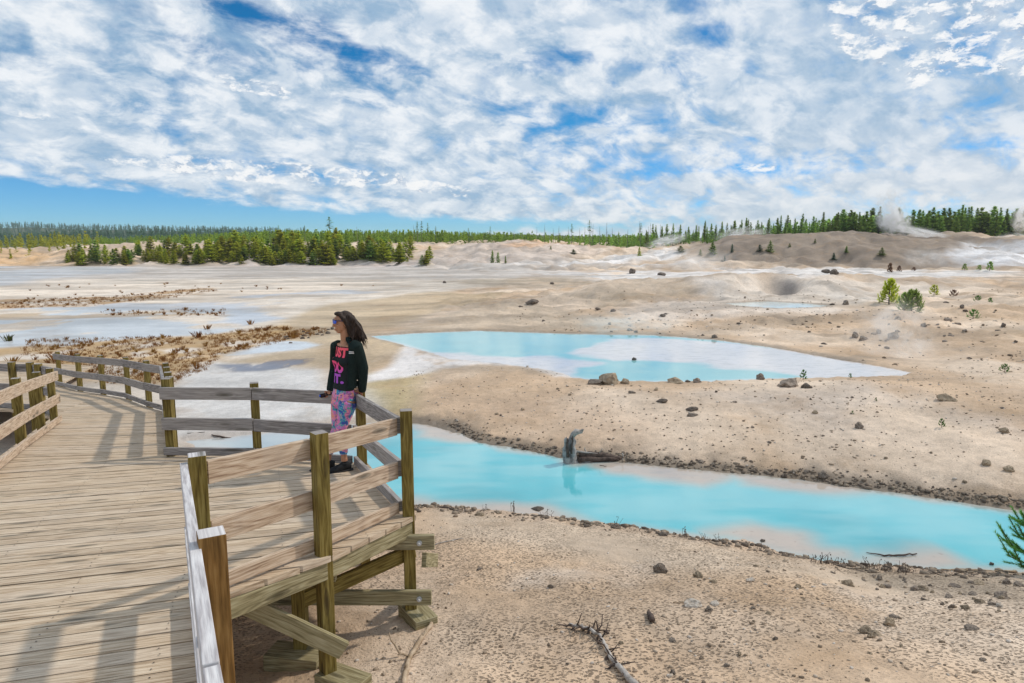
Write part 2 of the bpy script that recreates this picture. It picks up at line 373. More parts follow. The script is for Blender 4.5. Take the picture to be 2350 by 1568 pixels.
setb(t, b, col=c, rough=rg, spec=.35, nrm=t.bump(hgt, t.m('MULTIPLY_ADD', t.ss(0, .6, wet), -.62, .65), .035))

# milky pool water
m, t, b = mat('milky_pool_water'); M['water'] = m
pos = t.node('ShaderNodeTexCoord').outputs['Object']; cA = t.attr('Col', 0)
rp = t.noise(t.vm('MULTIPLY', pos, (1, 1.8, 1)), 9, 3, .55); rp2 = t.noise(pos, 1.6, 3)
k = t.m('MULTIPLY_ADD', t.noise(pos, .5, 4), .24, .88)
wc = t.mix(1.0, cA, t.comb(k, k, k), 'MULTIPLY'); rr_s = t.m('SUBTRACT', t.xyz(cA)[0], t.mul(t.xyz(cA)[2], .85)); shl = t.ss(.0, .12, rr_s)
spk = t.mul(t.ss(.60, .70, t.noise(pos, 9, 4, .7)), shl); wc = t.mix(t.mul(spk, .45), wc, (.27, .21, .17)); wc = t.mix(t.mul(t.mul(t.ss(.45, .7, t.noise(t.vm('MULTIPLY', pos, (1, 2.2, 1)), 2.6, 5, .6)), .35), shl), wc, (.36, .36, .34))
setb(t, b, col=wc, rough=.06, spec=.5, nrm=t.bump(t.mul(rp, t.ss(.3, .8, rp2)), .22, .012))

# ------------------------------------------------------------------ sky and sun
SUN_AZ, SUN_EL = 63.0, 46.0           # degrees to the right of the view direction, above the horizon
w = bpy.data.worlds.new('World'); scn.world = w; w.use_nodes = True
for n in list(w.node_tree.nodes): w.node_tree.nodes.remove(n)
t = NT(w.node_tree)
sky = t.node('ShaderNodeTexSky', sky_type='NISHITA', sun_disc=False, sun_elevation=R(SUN_EL), sun_rotation=R(SUN_AZ), altitude=2200, air_density=1.0, dust_density=.3, ozone_density=2.5)
d = t.vm('NORMALIZE', t.node('ShaderNodeTexCoord').outputs['Generated'])
dx, dy, dz = t.xyz(d)
az = t.m('ARCTAN2', dx, dy); el = t.m('ARCSINE', dz)
AZ = lambda px: math.atan((px - 1175) / F); EL = lambda py: -PIT - math.atan((py - 784) / F)
def blob(px, py, wx, wy, rot=0, nz=None):   # soft region of the sky, centre and half-widths in survey pixels
    a = t.sub(az, AZ(px)); e = t.sub(el, EL(py)); c_, s_ = math.cos(rot), math.sin(rot)
    u = t.add(t.mul(a, c_), t.mul(e, s_)); v = t.sub(t.mul(e, c_), t.mul(a, s_))
    r = t.add(t.m('POWER', t.m('ABSOLUTE', t.mul(u, F / wx)), 2), t.m('POWER', t.m('ABSOLUTE', t.mul(v, F / wy)), 2))
    return t.m('EXPONENT', t.mul(r, -1))
ez = t.m('MAXIMUM', dz, -.02); inv = t.m('DIVIDE', 1.0, t.add(ez, .46))
P = t.comb(t.mul(dx, inv), t.mul(dy, inv), 0)
Pr = t.node('ShaderNodeVectorRotate', rotation_type='Z_AXIS'); t.put(Pr.inputs[0], P); Pr.inputs['Angle'].default_value = R(-35); Prr = Pr.outputs[0]
big = t.noise(t.vm('MULTIPLY', Prr, (1, 1.3, 1)), 2.2, 3, .5, .4)
puf = t.noise(t.vm('MULTIPLY', Prr, (1, 1.1, 1)), 10.5, 8, .60, .3)
wisp = t.noise(t.vm('MULTIPLY', Prr, (1, 2.0, 1)), 5.5, 6, .62, .6)
cov = t.add(t.mul(big, .55), t.add(t.mul(puf, .55), t.mul(wisp, .35)))
gaps = None
for g in [(840,135,150,45,-.2,.17), (1210,135,160,28,0,.16), (640,80,190,24,-.25,.11), (1225,30,60,28,0,.08), (100,492,480,40,-.05,.42), (760,512,420,20,-.03,.28), (1240,517,260,16,0,.22), (260,478,380,20,-.07,.20),
          (1430,150,120,22,-.2,.10), (1880,382,230,20,.08,.14), (1440,300,60,20,0,.08), (940,245,70,20,0,.07), (2060,408,200,12,0,.10), (30,520,500,40,0,.3), (2290,375,100,14,0,.1), (1660,70,90,16,.3,.06), (500,40,120,14,-.2,.07), (1560,395,130,14,0,.08)]:
    q = t.mul(blob(*g[:5]), g[5]); gaps = q if gaps is None else t.add(gaps, q)
stk = t.noise(t.comb(t.mul(az, 3.2), t.mul(t.add(el, t.mul(az, .035)), 70), 0), 1.0, 5, .6, .4)
cov = t.sub(t.add(cov, .02), t.mul(gaps, t.m('MULTIPLY_ADD', stk, -1.3, 1.62)))
alpha = t.ss(.50, .74, cov)
shade = t.noise(t.vm('MULTIPLY', Prr, (1, 1.2, 1)), 8.5, 7, .62, .3)
lum = t.add(t.mul(t.ss(.36, .60, shade), .5), t.mul(t.ss(.42, .60, puf), .5))
right = t.ss(-.2, .75, az); lum = t.mul(lum, t.sub(1, t.mul(blob(2120, 140, 330, 200), .45)))
low = t.ss(.20, .03, dz)
cl = t.mix(lum, (.33, .49, .67), (.92, .95, .98))
cl = t.mix(t.mul(t.mul(right, low), .55), cl, (.90, .88, .86))
cl = t.mix(t.mul(t.ss(.6, .9, shade), .7), cl, (1.0, 1.0, 1.0))
# small cumulus with bright heads and grey undersides
cp = t.noise(t.comb(t.mul(az, 9), t.mul(el, 17), 0), 4.4, 8, .64, .3)
cp2 = t.noise(t.comb(t.mul(az, 9), t.mul(t.add(el, .011), 17), 0), 4.4, 8, .64, .3)
reg = None
for g in [(640,405,330,26,-.04,.75), (1000,432,120,20,-.15,.6), (1960,110,110,90,-.5,.60), (2140,60,110,60,.4,.62), (2250,170,150,80,0,.62), (1930,60,40,60,0,.6), (2080,210,80,50,0,.5), (2330,230,60,50,0,.6), (1720,395,70,16,0,.5), (610,222,120,24,-.1,.5), (120,318,70,14,0,.4), (2240,40,90,50,0,.5)]:
    q = t.mul(blob(*g[:5]), g[5]); reg = q if reg is None else t.m('MAXIMUM', reg, q)
reg = t.m('MINIMUM', t.mul(reg, 1.7), .66); ca = t.ss(1.16, 1.40, t.add(reg, t.mul(cp, 1.2)))
under = t.ss(-.02, .09, t.sub(cp2, cp))
cc = t.mix(t.ss(-.04, .06, t.sub(cp2, cp)), (.98, .98, .98), (.42, .52, .66))
hs = t.node('ShaderNodeHueSaturation'); hs.inputs['Saturation'].default_value = 1.5; hs.inputs['Value'].default_value = 1.0
t.put(hs.inputs['Color'], sky.outputs[0])
SS = .10
def scale(c, k):
    n = t.node('ShaderNodeVectorMath', operation='SCALE'); t.put(n.inputs[0], c); n.inputs['Scale'].default_value = k; return n.outputs[0]
skyc = t.mix(1.0, hs.outputs[0], t.mix(t.ss(.22, .02, dz), (.50, 1.00, .92), (.42, .78, 1.10)), 'MULTIPLY')
c = t.mix(t.mul(alpha, .96), skyc, scale(cl, .90 / SS))
c = t.mix(t.mul(ca, .92), c, scale(cc, .92 / SS))
bg = t.node('ShaderNodeBackground'); t.put(bg.inputs[0], c); bg.inputs[1].default_value = SS
out = t.node('ShaderNodeOutputWorld'); t.l.new(bg.outputs[0], out.inputs[0])

sl = bpy.data.lights.new('sun', 'SUN'); sl.energy = 2.0; sl.angle = R(2.2); sl.color = (1, .91, .78)
so = bpy.data.objects.new('sun', sl); col.objects.link(so); so.location = (20, 10, 30)
sd_ = Vector((math.sin(R(SUN_AZ)) * math.cos(R(SUN_EL)), math.cos(R(SUN_AZ)) * math.cos(R(SUN_EL)), math.sin(R(SUN_EL))))
so.rotation_euler = sd_.to_track_quat('Z', 'Y').to_euler()
scn.view_settings.view_transform = 'Standard'; scn.view_settings.look = 'None'; scn.view_settings.exposure = .14; scn.view_settings.gamma = 1
scn.cycles.max_bounces = 9; scn.cycles.volume_bounces = 8; scn.cycles.transparent_max_bounces = 8

# ------------------------------------------------------------------ ground sheet
azs = np.concatenate([np.linspace(-180, -58, 25)[:-1], np.linspace(-58, -44, 40)[:-1], np.linspace(-44, 44, 620), np.linspace(44, 58, 40)[1:], np.linspace(58, 180, 25)[1:-1]])
rs = [.4]; 
while rs[-1] < 2600:
    r = rs[-1]; s = .05 if r < 1.6 else .0055 if r < 14 else .0075 if r < 60 else .010 if r < 200 else .06
    rs.append(r * (1 + s))
rs = np.array(rs); A, RR = np.meshgrid(np.radians(azs), rs)
GX = (RR * np.sin(A)).ravel(); GY = (RR * np.cos(A)).ravel()
GZ = H(GX, GY)
na, nr = len(azs), len(rs)
nv = na * nr
vx = np.append(GX, 0); vy = np.append(GY, 0); vz = np.append(GZ, h1(0, .3))

# ground colour: real patches of mud, crust, sinter and stain, plus a crater hole darkened by colour, outlined on the ground
wx = vx + (fbm(vx * .35, vy * .2, 4, 51) - .5) * np.clip(.05 * np.abs(vy), .3, 6); wy = vy + (fbm(vx * .3 + 9, vy * .2, 4, 52) - .5) * np.clip(.06 * np.abs(vy), .3, 9)
TAN = np.array([.54,.39,.265]); PALE = np.array([.68,.54,.415])
k = sstep(.38, .62, fbm(vx * .3, vy * .22, 5, 60))[:, None]
C = TAN * (1 - k) + PALE * k
wetA = np.zeros(nv + 1)
def zone(px, colr, feather=.4, amt=1.0, wet=0, patch=None, lvl=None, warp=1):
    global C
    P = []
    for p in px:
        if lvl is not None: g = onz(p[0], p[1], lvl)
        else: g = gp(p[0], p[1])
        if g is not None: P.append((g[0], g[1]))
    x = wx if warp else vx; y = wy if warp else vy
    m = in_box(x, y, P, feather * 3)
    sd = poly_sd(x[m], y[m], P)
    a = sstep(feather, -feather, sd) * amt
    if patch: a = a * sstep(patch[1], patch[2], fbm(vx[m] * patch[0], vy[m] * patch[0] * .7, 5, int(px[0][0]) % 97))
    C[m] = C[m] * (1 - a[:, None]) + np.array(colr) * a[:, None]
    wetA[m] = wetA[m] * (1 - a) + wet * a
B = [(-200,616),(760,613),(1230,616),(1200,640),(1130,660),(900,690),(760,760),(780,850),(840,880),(880,1060),(-300,1100)]
zone(B, (.60,.535,.465), 1.5, .9, lvl=0.03)
zone([(-200,613),(1300,608),(1330,616),(1270,640),(1000,645),(700,638),(300,640),(-200,640)], (.47,.43,.40), 4, .75, lvl=0.03)
zone([(-200,640),(500,645),(900,650),(700,672),(300,700),(-200,715)], (.70,.60,.50), 2, .8, patch=(.12,.35,.55), lvl=0.03)
zone([(560,770),(760,700),(980,672),(1180,680),(1000,740),(840,765),(900,790),(960,800),(850,860),(640,845),(480,832),(640,812),(720,805)], (.47,.36,.235), .8, .85, lvl=0.05)
zone([(-200,705),(350,703),(560,698),(610,716),(560,735),(650,735),(500,765),(300,780),(120,800),(-300,800)], (.46,.48,.50), .5, .95, wet=1, patch=(.42,.34,.50), lvl=0.0)
zone([(180,700),(560,680),(770,668),(880,674),(700,690),(600,712),(330,712)], (.47,.46,.47), .6, .85, wet=.9, patch=(.35,.38,.54), lvl=0.0)
zone([(540,705),(640,735),(560,750),(500,742)], (.47,.50,.55), .5, .85, wet=.9, lvl=0.0)
zone([(-200,612),(290,614),(330,625),(120,640),(60,655),(-200,662)], (.45,.45,.46), 3, .75, wet=.9, patch=(.12,.3,.5), lvl=0.0)
zone([(620,786),(700,791),(735,801),(690,811),(520,819),(470,813),(580,800)], (.52,.56,.60), .25, .95, wet=1, lvl=0.0, warp=0)
zone([(-50,720),(350,716),(520,722),(460,727),(200,729),(-50,738)], (.36,.24,.12), .5, .6, patch=(.5,.45,.6), lvl=0.0)
zone([(-100,800),(150,790),(420,772),(640,752),(700,758),(760,758),(700,775),(620,795),(520,815),(480,850),(400,890),(130,880),(60,870),(-100,850)], (.40,.25,.10), .5, .85, patch=(.9,.26,.48), lvl=0.0)
zone([(-100,690),(250,680),(450,662),(520,664),(400,684),(200,702),(-100,712)], (.38,.22,.09), .6, .8, patch=(.7,.34,.54), lvl=0.0)
zone([(380,860),(480,832),(640,845),(740,860),(760,900),(880,900),(880,960),(760,960),(640,990),(520,1003),(430,1010),(400,1050),(360,1040),(380,930)], (.62,.60,.585), .35, .95, wet=.25, lvl=0.03)
zone([(500,915),(600,905),(760,950),(860,975),(700,985),(640,960)], (.42,.34,.25), .3, .5, patch=(.9,.4,.6), lvl=0.03)
zone([(480,838),(560,838),(720,833),(700,846),(600,858),(520,858)], (.10,.11,.17), .25, .85, wet=.8, patch=(1.3,.42,.5), lvl=0.02)
zone([(850,865),(990,862),(960,900),(930,960),(860,960),(840,900)], (.50,.40,.21), .5, .8, lvl=0.05)
zone([(930,800),(960,790),(1060,826),(1160,836),(1280,852),(1340,872),(1280,874),(1200,850),(1080,845),(950,862),(850,872),(850,858),(900,838)], (.74,.70,.68), .25, .95, wet=.4, patch=(.6,.25,.4), lvl=.22)
zone([(970,850),(1060,828),(1180,834),(1300,866),(1200,868),(1060,858)], (.33,.27,.21), .4, .6, patch=(.8,.4,.6), lvl=.25)
zone([(1000,700),(1180,690),(1350,720),(1450,740),(1400,762),(1100,758),(950,760),(900,742)], (.44,.355,.27), 1.0, .8)
zone([(940,735),(1010,705),(1080,696),(1060,712),(1000,730),(960,748),(915,748)], (.56,.44,.34), .5, .7, wet=.2)
zone([(1000,645),(1200,638),(1480,632),(1520,640),(1350,652),(1150,660)], (.34,.28,.21), 1.5, .75, patch=(.3,.3,.55))
zone([(1210,642),(1600,634),(1620,650),(1500,690),(1300,690)], (.60,.48,.36), 1.5, .6, patch=(.2,.35,.6))
zone([(1600,640),(1900,640),(2350,650),(2350,672),(1900,700),(1740,690),(1640,694)], (.70,.62,.54), 1.5, .75, patch=(.16,.3,.55))
zone([(1560,690),(1780,700),(1950,712),(1700,730),(1450,735),(1400,710)], (.60,.53,.47), 1.2, .7)
zone([(1700,735),(2030,700),(2060,716),(1860,750),(1640,775),(1560,768)], (.29,.24,.19), 1.0, .55, patch=(.4,.3,.55))
zone([(1880,730),(2100,760),(2000,800),(1860,780)], (.50,.33,.18), 1.2, .5, patch=(.35,.4,.6))
zone([(2250,720),(2350,740),(2500,800),(2350,800)], (.55,.36,.18), 1.2, .45, patch=(.35,.35,.6))
zone([(1200,624),(1500,620),(1900,618),(2350,622),(2350,628),(1800,632),(1250,632)], (.68,.66,.65), 3, .8, wet=.5, patch=(.15,.3,.5))
zone([(1180,606),(1400,590),(1560,570),(1580,574),(1420,606),(1300,616)], (.72,.69,.67), 3, .9)
zone([(1560,600),(1690,565),(1720,562),(1660,596),(1500,615),(1380,612)], (.74,.71,.69), 3, .9)
zone([(1560,556),(1850,534),(2150,535),(2350,548),(2350,612),(1900,612),(1600,600)], (.23,.18,.14), 5, .95, patch=(.05,.05,.36))
zone([(2180,600),(2240,560),(2350,548),(2500,560),(2500,612),(2250,614)], (.70,.69,.70), 3, .9, patch=(.08,.25,.45))
zone([(950,590),(1100,560),(1300,562),(1380,575),(1200,600),(1000,610)], (.60,.50,.43), 4, .8)
zone([(1030,562),(1150,555),(1330,560),(1200,572)], (.60,.33,.15), 3, .6, patch=(.08,.4,.6))
zone([(-200,560),(60,562),(160,575),(100,606),(-200,610)], (.62,.38,.18), 4, .7, patch=(.07,.3,.55))
zone([(180,595),(240,562),(400,556),(520,575),(500,606),(200,608)], (.66,.50,.38), 4, .7, patch=(.07,.3,.55))
zone([(500,612),(520,590),(900,585),(1000,606),(900,613)], (.55,.47,.43), 4, .8)
zone([(1000,1165),(1500,1225),(1900,1300),(2350,1330),(2350,1380),(1900,1340),(1500,1300),(1000,1230)], (.56,.45,.345), .4, .8)
zone([(1330,1235),(1500,1290),(1420,1350),(1150,1340),(1180,1290)], (.62,.53,.45), .3, .7, patch=(1.0,.3,.55))
zone([(1900,1290),(2350,1330),(2350,1400),(2150,1360),(1950,1325)], (.27,.22,.165), .25, .6, patch=(1.2,.3,.5))
zone([(1900,1350),(2060,1370),(2000,1440),(1850,1400)], (.66,.62,.57), .3, .45, patch=(1.0,.3,.55))
zone([(1600,900),(2000,880),(2350,900),(2350,1000),(1900,980)], (.60,.51,.44), 1, .6, patch=(.5,.35,.6))
zone([(1000,920),(1250,900),(1500,960),(1480,1040),(1200,1000)], (.52,.37,.255), 1, .6, patch=(.5,.3,.6))
zone([(1762,650),(1800,646),(1822,660),(1815,678),(1790,684),(1765,672)], (.20,.18,.17), .6, .85)  # darkening put into the colour inside the crater hole
zone([(1560,640),(1640,640),(1700,665),(1660,690),(1600,680)], (.66,.60,.55), 1.0, .7, patch=(.4,.3,.5))
zone([(1880,672),(1960,655),(2030,690),(1950,700)], (.68,.61,.54), 1.0, .7, patch=(.4,.3,.5))
zone([(1350,690),(1560,650),(1600,660),(1500,700),(1400,712)], (.40,.31,.22), 1.0, .6, patch=(.4,.35,.55))
zone([(2000,640),(2350,632),(2350,648),(2150,645),(2000,650)], (.33,.27,.22), 1.0, .6, patch=(.3,.3,.5))
sk = sstep(16, 30, vy) * (.80 + .42 * sstep(.30, .70, fbm(vx * .12, vy * .42, 5, 141))) + (1 - sstep(16, 30, vy)) * (.90 + .2 * sstep(.3, .7, fbm(vx * .9, vy * .9, 5, 142)))
bl = sstep(18, 30, vy) * sstep(.56, .70, fbm(vx * .33, vy * .5, 5, 143)) * .35
C = C * sk[:, None]; C = C * (1 - bl[:, None]) + np.array([.30,.235,.175]) * bl[:, None]
# damp rim along the water
for P, L, bw in WATERS:
    m = in_box(vx, vy, P, 3); x, y = vx[m], vy[m]; sd = poly_sd(x, y, P)
    far = sstep(-.3, .3, fbm(x * 1.5, y * 1.5, 3, 71) - .4)
    if L == SL:
        isfar = (y > 9.0) & (x > -2.5) & (vy[m] > np.interp(x, [-2, 0, 3, 6, 10], [11.5, 11.3, 10.2, 9.3, 8.7]))
        a = sstep(.62, .12, sd + (fbm(x * 2.5, y * 2.5, 3, 72) - .5) * .5) * np.where(isfar, .85, .35)
        cc_ = np.where(isfar[:, None], np.array([.19,.155,.12]), np.array([.42,.33,.27]))
    else:
        a = sstep(.5, .1, sd + (fbm(x * 1.5, y * 1.5, 3, 72) - .5) * .5) * np.where(y > 21, .6, .15)
        cc_ = np.array([.28,.24,.20])[None]
    C[m] = C[m] * (1 - a[:, None]) + cc_ * a[:, None]
    wetA[m] = np.maximum(wetA[m], sstep(.12, -.02, sd) * .6)
# hills under forest
a = sstep(200, 260, vy) * (1 - sstep(0, 1, np.zeros(nv + 1)))
C = C * (1 - a[:, None]) + np.array([.06,.09,.035]) * a[:, None]
pitA = sstep(.30, .52, fbm(vx * .9, vy * .9, 4, 80)) * sstep(11, 7, vy) * (1 - wetA) + .15 * (vy < 20)
pitA = np.clip(pitA, 0, 1)

me = bpy.data.meshes.new('ground')
i0 = (np.arange(nr - 1)[:, None] * na + np.arange(na)[None]).ravel(); i1 = (np.arange(nr - 1)[:, None] * na + (np.arange(na)[None] + 1) % na).ravel()
quads = np.stack([i0, i0 + na, i1 + na, i1], 1)
tri = np.stack([np.full(na, nv), np.arange(na), (np.arange(na) + 1) % na], 1)
me.vertices.add(nv + 1); me.vertices.foreach_set('co', np.stack([vx, vy, vz], 1).astype(np.float32).ravel())
nl_ = quads.size + tri.size; me.loops.add(nl_); me.loops.foreach_set('vertex_index', np.concatenate([quads.ravel(), tri.ravel()]).astype(np.int32))
me.polygons.add(len(quads) + len(tri)); me.polygons.foreach_set('loop_start', np.concatenate([np.arange(len(quads)) * 4, quads.size + np.arange(len(tri)) * 3]).astype(np.int32))
me.update(calc_edges=True); me.polygons.foreach_set('use_smooth', np.ones(len(me.polygons), bool))
ca_ = me.attributes.new('Col', 'FLOAT_COLOR', 'POINT'); ca_.data.foreach_set('color', np.concatenate([np.clip(C, 0, 1), np.ones((nv + 1, 1))], 1).astype(np.float32).ravel())
me.attributes.new('wet', 'FLOAT', 'POINT').data.foreach_set('value', wetA.astype(np.float32))
me.attributes.new('pit', 'FLOAT', 'POINT').data.foreach_set('value', pitA.astype(np.float32))
me.materials.append(M['ground']); g = mk(me, 'ground'); tag(g, kind='structure')

# ------------------------------------------------------------------ pool water
TURQ = np.array([.10,.48,.56]); PINK = np.array([.54,.44,.37]); MILK = np.array([.40,.63,.66]); WHITE = np.array([.74,.70,.69])
def water(name, P, L, step, colour):
    xs = np.arange(min(p[0] for p in P) - .5, max(p[0] for p in P) + .5, step); ys = np.arange(min(p[1] for p in P) - .5, max(p[1] for p in P) + .5, step)
    X, Y = np.meshgrid(xs, ys); x, y = X.ravel(), Y.ravel(); sd = poly_sd(x, y, P); nx, ny = len(xs), len(ys)
    q = (np.arange(ny - 1)[:, None] * nx + np.arange(nx - 1)[None]).ravel(); q = q[sd[q] < .3]
    f = np.stack([q, q + 1, q + nx + 1, q + nx], 1); used, invx = np.unique(f, return_inverse=True); f = invx.reshape(f.shape)
    x, y, sd = x[used], y[used], sd[used]; Cc = colour(x, y, sd)
    me = bpy.data.meshes.new(name); me.from_pydata(np.stack([x, y, np.full(len(x), L)], 1).tolist(), [], f.tolist())
    me.attributes.new('Col', 'FLOAT_COLOR', 'POINT').data.foreach_set('color', np.concatenate([Cc, np.ones((len(x), 1))], 1).astype(np.float32).ravel())
    me.materials.append(M['water']); o = mk(me, name); tag(o, kind='structure'); return o
def areas(x, y, pxs, L, f, wamp=.5):
    a = np.zeros(len(x)); xx = x + (fbm(x * .8, y * .8, 4, 91) - .5) * wamp; yy = y + (fbm(x * .8 + 5, y * .8, 4, 92) - .5) * wamp
    for px in pxs: a = np.maximum(a, sstep(f, -f, poly_sd(xx, yy, [tuple(onz(*p, L)[:2]) for p in px])))
    return a
def col_stream(x, y, sd):
    sh = areas(x, y, [[(1320,1055),(1420,1052),(1560,1070),(1700,1088),(1600,1118),(1480,1102),(1360,1082)], [(1600,1080),(1900,1095),(2100,1135),(1900,1130),(1700,1118)],
                      [(930,1140),(1080,1148),(1250,1160),(1330,1180),(1400,1205),(1200,1195),(930,1175)], [(1620,1232),(1740,1212),(1840,1222),(1900,1256),(1960,1270),(2000,1300),(1800,1275),(1640,1245)],
                      [(1980,1290),(2080,1260),(2150,1255),(2230,1292),(2270,1312),(2100,1320)], [(940,960),(1060,985),(1150,1012),(1060,1015),(960,1000)]], SL, .30, .7)
    sh = np.clip(np.maximum(sh * .95, sstep(-.32, .0, sd + (fbm(x * 1.2, y * 1.2, 3, 93) - .5) * .5) * .75), 0, 1)
    left = sstep(-2.6, -3.8, x - .15 * (y - 11)); deep = sstep(.45, .7, fbm(x * .45, y * .6, 3, 95))
    c = TURQ[None] * (1 - .10 * deep[:, None]) + (1 - deep[:, None]) * np.array([.03,.07,.06]) * .5
    mk_ = sstep(.42, .66, fbm(x * .35, y * 1.1, 5, 97))[:, None] * .55; c = c * (1 - mk_) + np.array([.32,.62,.66]) * mk_
    c = c * (1 - sh[:, None]) + PINK * sh[:, None]
    lf = left[:, None] * .85
    return c * (1 - lf) + np.array([.56,.57,.57]) * lf
def col_pool(x, y, sd):
    w_ = areas(x, y, [[(1310,812),(1400,778),(1480,775),(1700,788),(2150,850),(2150,880),(1880,876),(1780,852),(1620,838),(1480,830),(1400,828)], [(900,800),(1100,815),(1240,818),(1370,832),(1300,872),(1100,850),(900,820)]], PL, .35, 1.2)
    w_ = np.maximum(w_, sstep(-.35, 0, sd) * .7)[:, None]
    return np.array([.27,.58,.60]) * (1 - w_) + WHITE * w_
water('stream_water', STREAM, SL, .06, col_stream)
water('pool_water', POOL, PL, .10, col_pool)
water('far_pool_water', LPOOL, LP0, .25, lambda x, y, sd: np.repeat(np.array([[.60,.72,.72]]), len(x), 0))
# ------------------------------------------------------------------ boardwalk
def DZ(y):
    return 2.19 - .096 * y if y < 7.8 else max(2.19 - .7488 - .118 * (y - 7.8), .30)
def dk(px, py):                          # deck point under a survey pixel
    lo, hi = 1.0, 30.0
    for _ in range(60):
        mid = (lo + hi) / 2
        if ZC - mid * tn(py) > DZ(mid): lo = mid
        else: hi = mid
    p = W(px, py, lo); p.z = DZ(lo); return p
BR = W(480, 1222, 2.42); G = W(452, 1089, 3.80); A_ = W(741, 1251, 4.53); F_ = W(938, 1165, 5.45); B_ = W(831, 1064, 7.35); C_ = W(592, 1040, 7.75); D_ = W(384, 1045, 7.8)
pG, pA, pF, pB, pC, pD, pBR = [Vector((v.x, v.y)) for v in (G, A_, F_, B_, C_, D_, BR)]
K_ = dk(375, 945); ES = [dk(*p) for p in [(334,933),(287,915),(230,905),(177,897),(131,885)]]
pK = Vector(K_[:2]); pE = [Vector(e[:2]) for e in ES]
LE = dk(120, 957); L1 = dk(-2, 1060); pLE = Vector(LE[:2]); pL1 = Vector(L1[:2])
dirn = (pBR - pG).normalized(); pN = pG + dirn * 5.2          # near fence runs back past the camera
pL0 = pL1 + dirn * 8.5
dwn = bpy.data.objects.new('boardwalk', None); col.objects.link(dwn); dwn.location = (-2.4, 5.5, .4)
tag(dwn, 'weathered plank boardwalk with a lookout bay where the woman stands', 'boardwalk')

def clip(poly, n, c, keep_less=True):
    out = []
    for i in range(len(poly)):
        a, b = poly[i], poly[(i + 1) % len(poly)]; da = a.dot(n) - c; db = b.dot(n) - c
        if not keep_less: da, db = -da, -db
        if da <= 0: out.append(a)
        if (da < 0) != (db < 0) and abs(da - db) > 1e-9: out.append(a + (b - a) * (da / (da - db)))
    return out
def planks(mb, poly, ang, pitch=.146, gap=.013, thick=.042):
    u = Vector((math.sin(R(ang)), math.cos(R(ang)))); v = Vector((-u.y, u.x))
    cs = [p.dot(v) for p in poly]; k = math.floor(min(cs) / pitch)
    while k * pitch < max(cs):
        q = clip(clip(poly, v, k * pitch + gap / 2, False), v, (k + 1) * pitch - gap / 2, True); k += 1
        if len(q) < 3: continue
        ti = random.random(); n = len(mb.v); dz = random.uniform(-.003, .003); u0 = random.random() * 50; v0 = random.random() * 50
        # split long boards so that butt joints show
        for p in q: mb.v.append((p.x, p.y, DZ(p.y) + dz))
        for p in q: mb.v.append((p.x, p.y, DZ(p.y) + dz - thick))
        L = len(q); uvs = [(u0 + p.dot(u), v0 + p.dot(v)) for p in q]
        mb.face(tuple(range(n, n + L)), uvs, ti); mb.face(tuple(range(n + 2 * L - 1, n + L - 1, -1)), uvs[::-1], ti)
        for i in range(L):
            j = (i + 1) % L; e = (q[i] - q[j]).length
            mb.face((n + i, n + L + i, n + L + j, n + j), [(uvs[i][0], v0), (uvs[i][0], v0 + thick), (uvs[i][0] + e, v0 + thick), (uvs[i][0] + e, v0)], ti)
def ccw(p):
    a = sum(p[i].x * p[(i + 1) % len(p)].y - p[(i + 1) % len(p)].x * p[i].y for i in range(len(p))); return p if a > 0 else p[::-1]
perp = Vector((-dirn.y, dirn.x)); perp = perp if perp.x > 0 else -perp      # towards +x
mb = MB()
sec1 = ccw([pN + perp * .05, pG + perp * .06, pA + Vector((.05, -.05)), pF + Vector((.06, 0)), pB + Vector((.05, .05)), pC + Vector((0, .06)), pD, pL1 - perp * .06, pL0 - perp * .06])
planks(mb, sec1, 70.5)
vK = (pK - pD).normalized()
sec2 = ccw([pL1 - perp * .06, pD, pK, pE[0], pE[1], pE[2], pLE])
planks(mb, sec2, 82, .148)
sec3 = ccw([pLE, pE[2], pE[3], pE[4], pE[4] + Vector((-.9, 3.0)), Vector((-19, 22)), Vector((-19, 13.6)), Vector((-9.2, 12.2))])
planks(mb, sec3, 96, .15)
mb.build('deck', M['deck'], dwn)
# joists, rim boards and underframe
def rim(name, a, b, drop=.045, h=.125, off=None, w=.045, m='joist'):
    mb = MB(); o = off or Vector((0, 0))
    mb.beam((a.x + o.x, a.y + o.y, DZ(a.y) - drop - h / 2), (b.x + o.x, b.y + o.y, DZ(b.y) - drop - h / 2), w, h, vert_ends=True)
    return mb.build(name, M[m], dwn, bevel=.004)
off = Vector((.02, -.02))
rA = rim('rim_board', pG, pA, off=off); rB = rim('rim_board', pA, pF, off=off); rim('rim_board', pF, pB, off=Vector((.02, .0))); rim('rim_board', pB, pC); rim('rim_board', pC, pD)
rim('rim_board', pN, pG, off=perp * .04); rim('rim_board', pL0, pL1, off=-perp * .04); rim('rim_board', pL1, pLE, off=-perp * .04)
rim('rim_board', pD, pK); 
for a, b in zip([pK] + pE[:-1], pE): rim('rim_board', a, b, off=Vector((0, .03)))
for k, (x0, x1, y) in enumerate([(-3.4, -1.95, 4.1), (-3.6, -1.3, 4.75), (-3.8, -1.1, 5.9), (-4.0, -1.4, 6.7), (-3.2, -1.3, 2.9), (-5.0, -4.0, 7.3)]):
    m_ = MB(); m_.beam((x0, y, DZ(y) - .215), (x1, y, DZ(y) - .215), .045, .14); m_.build('joist', M['joist'], dwn)
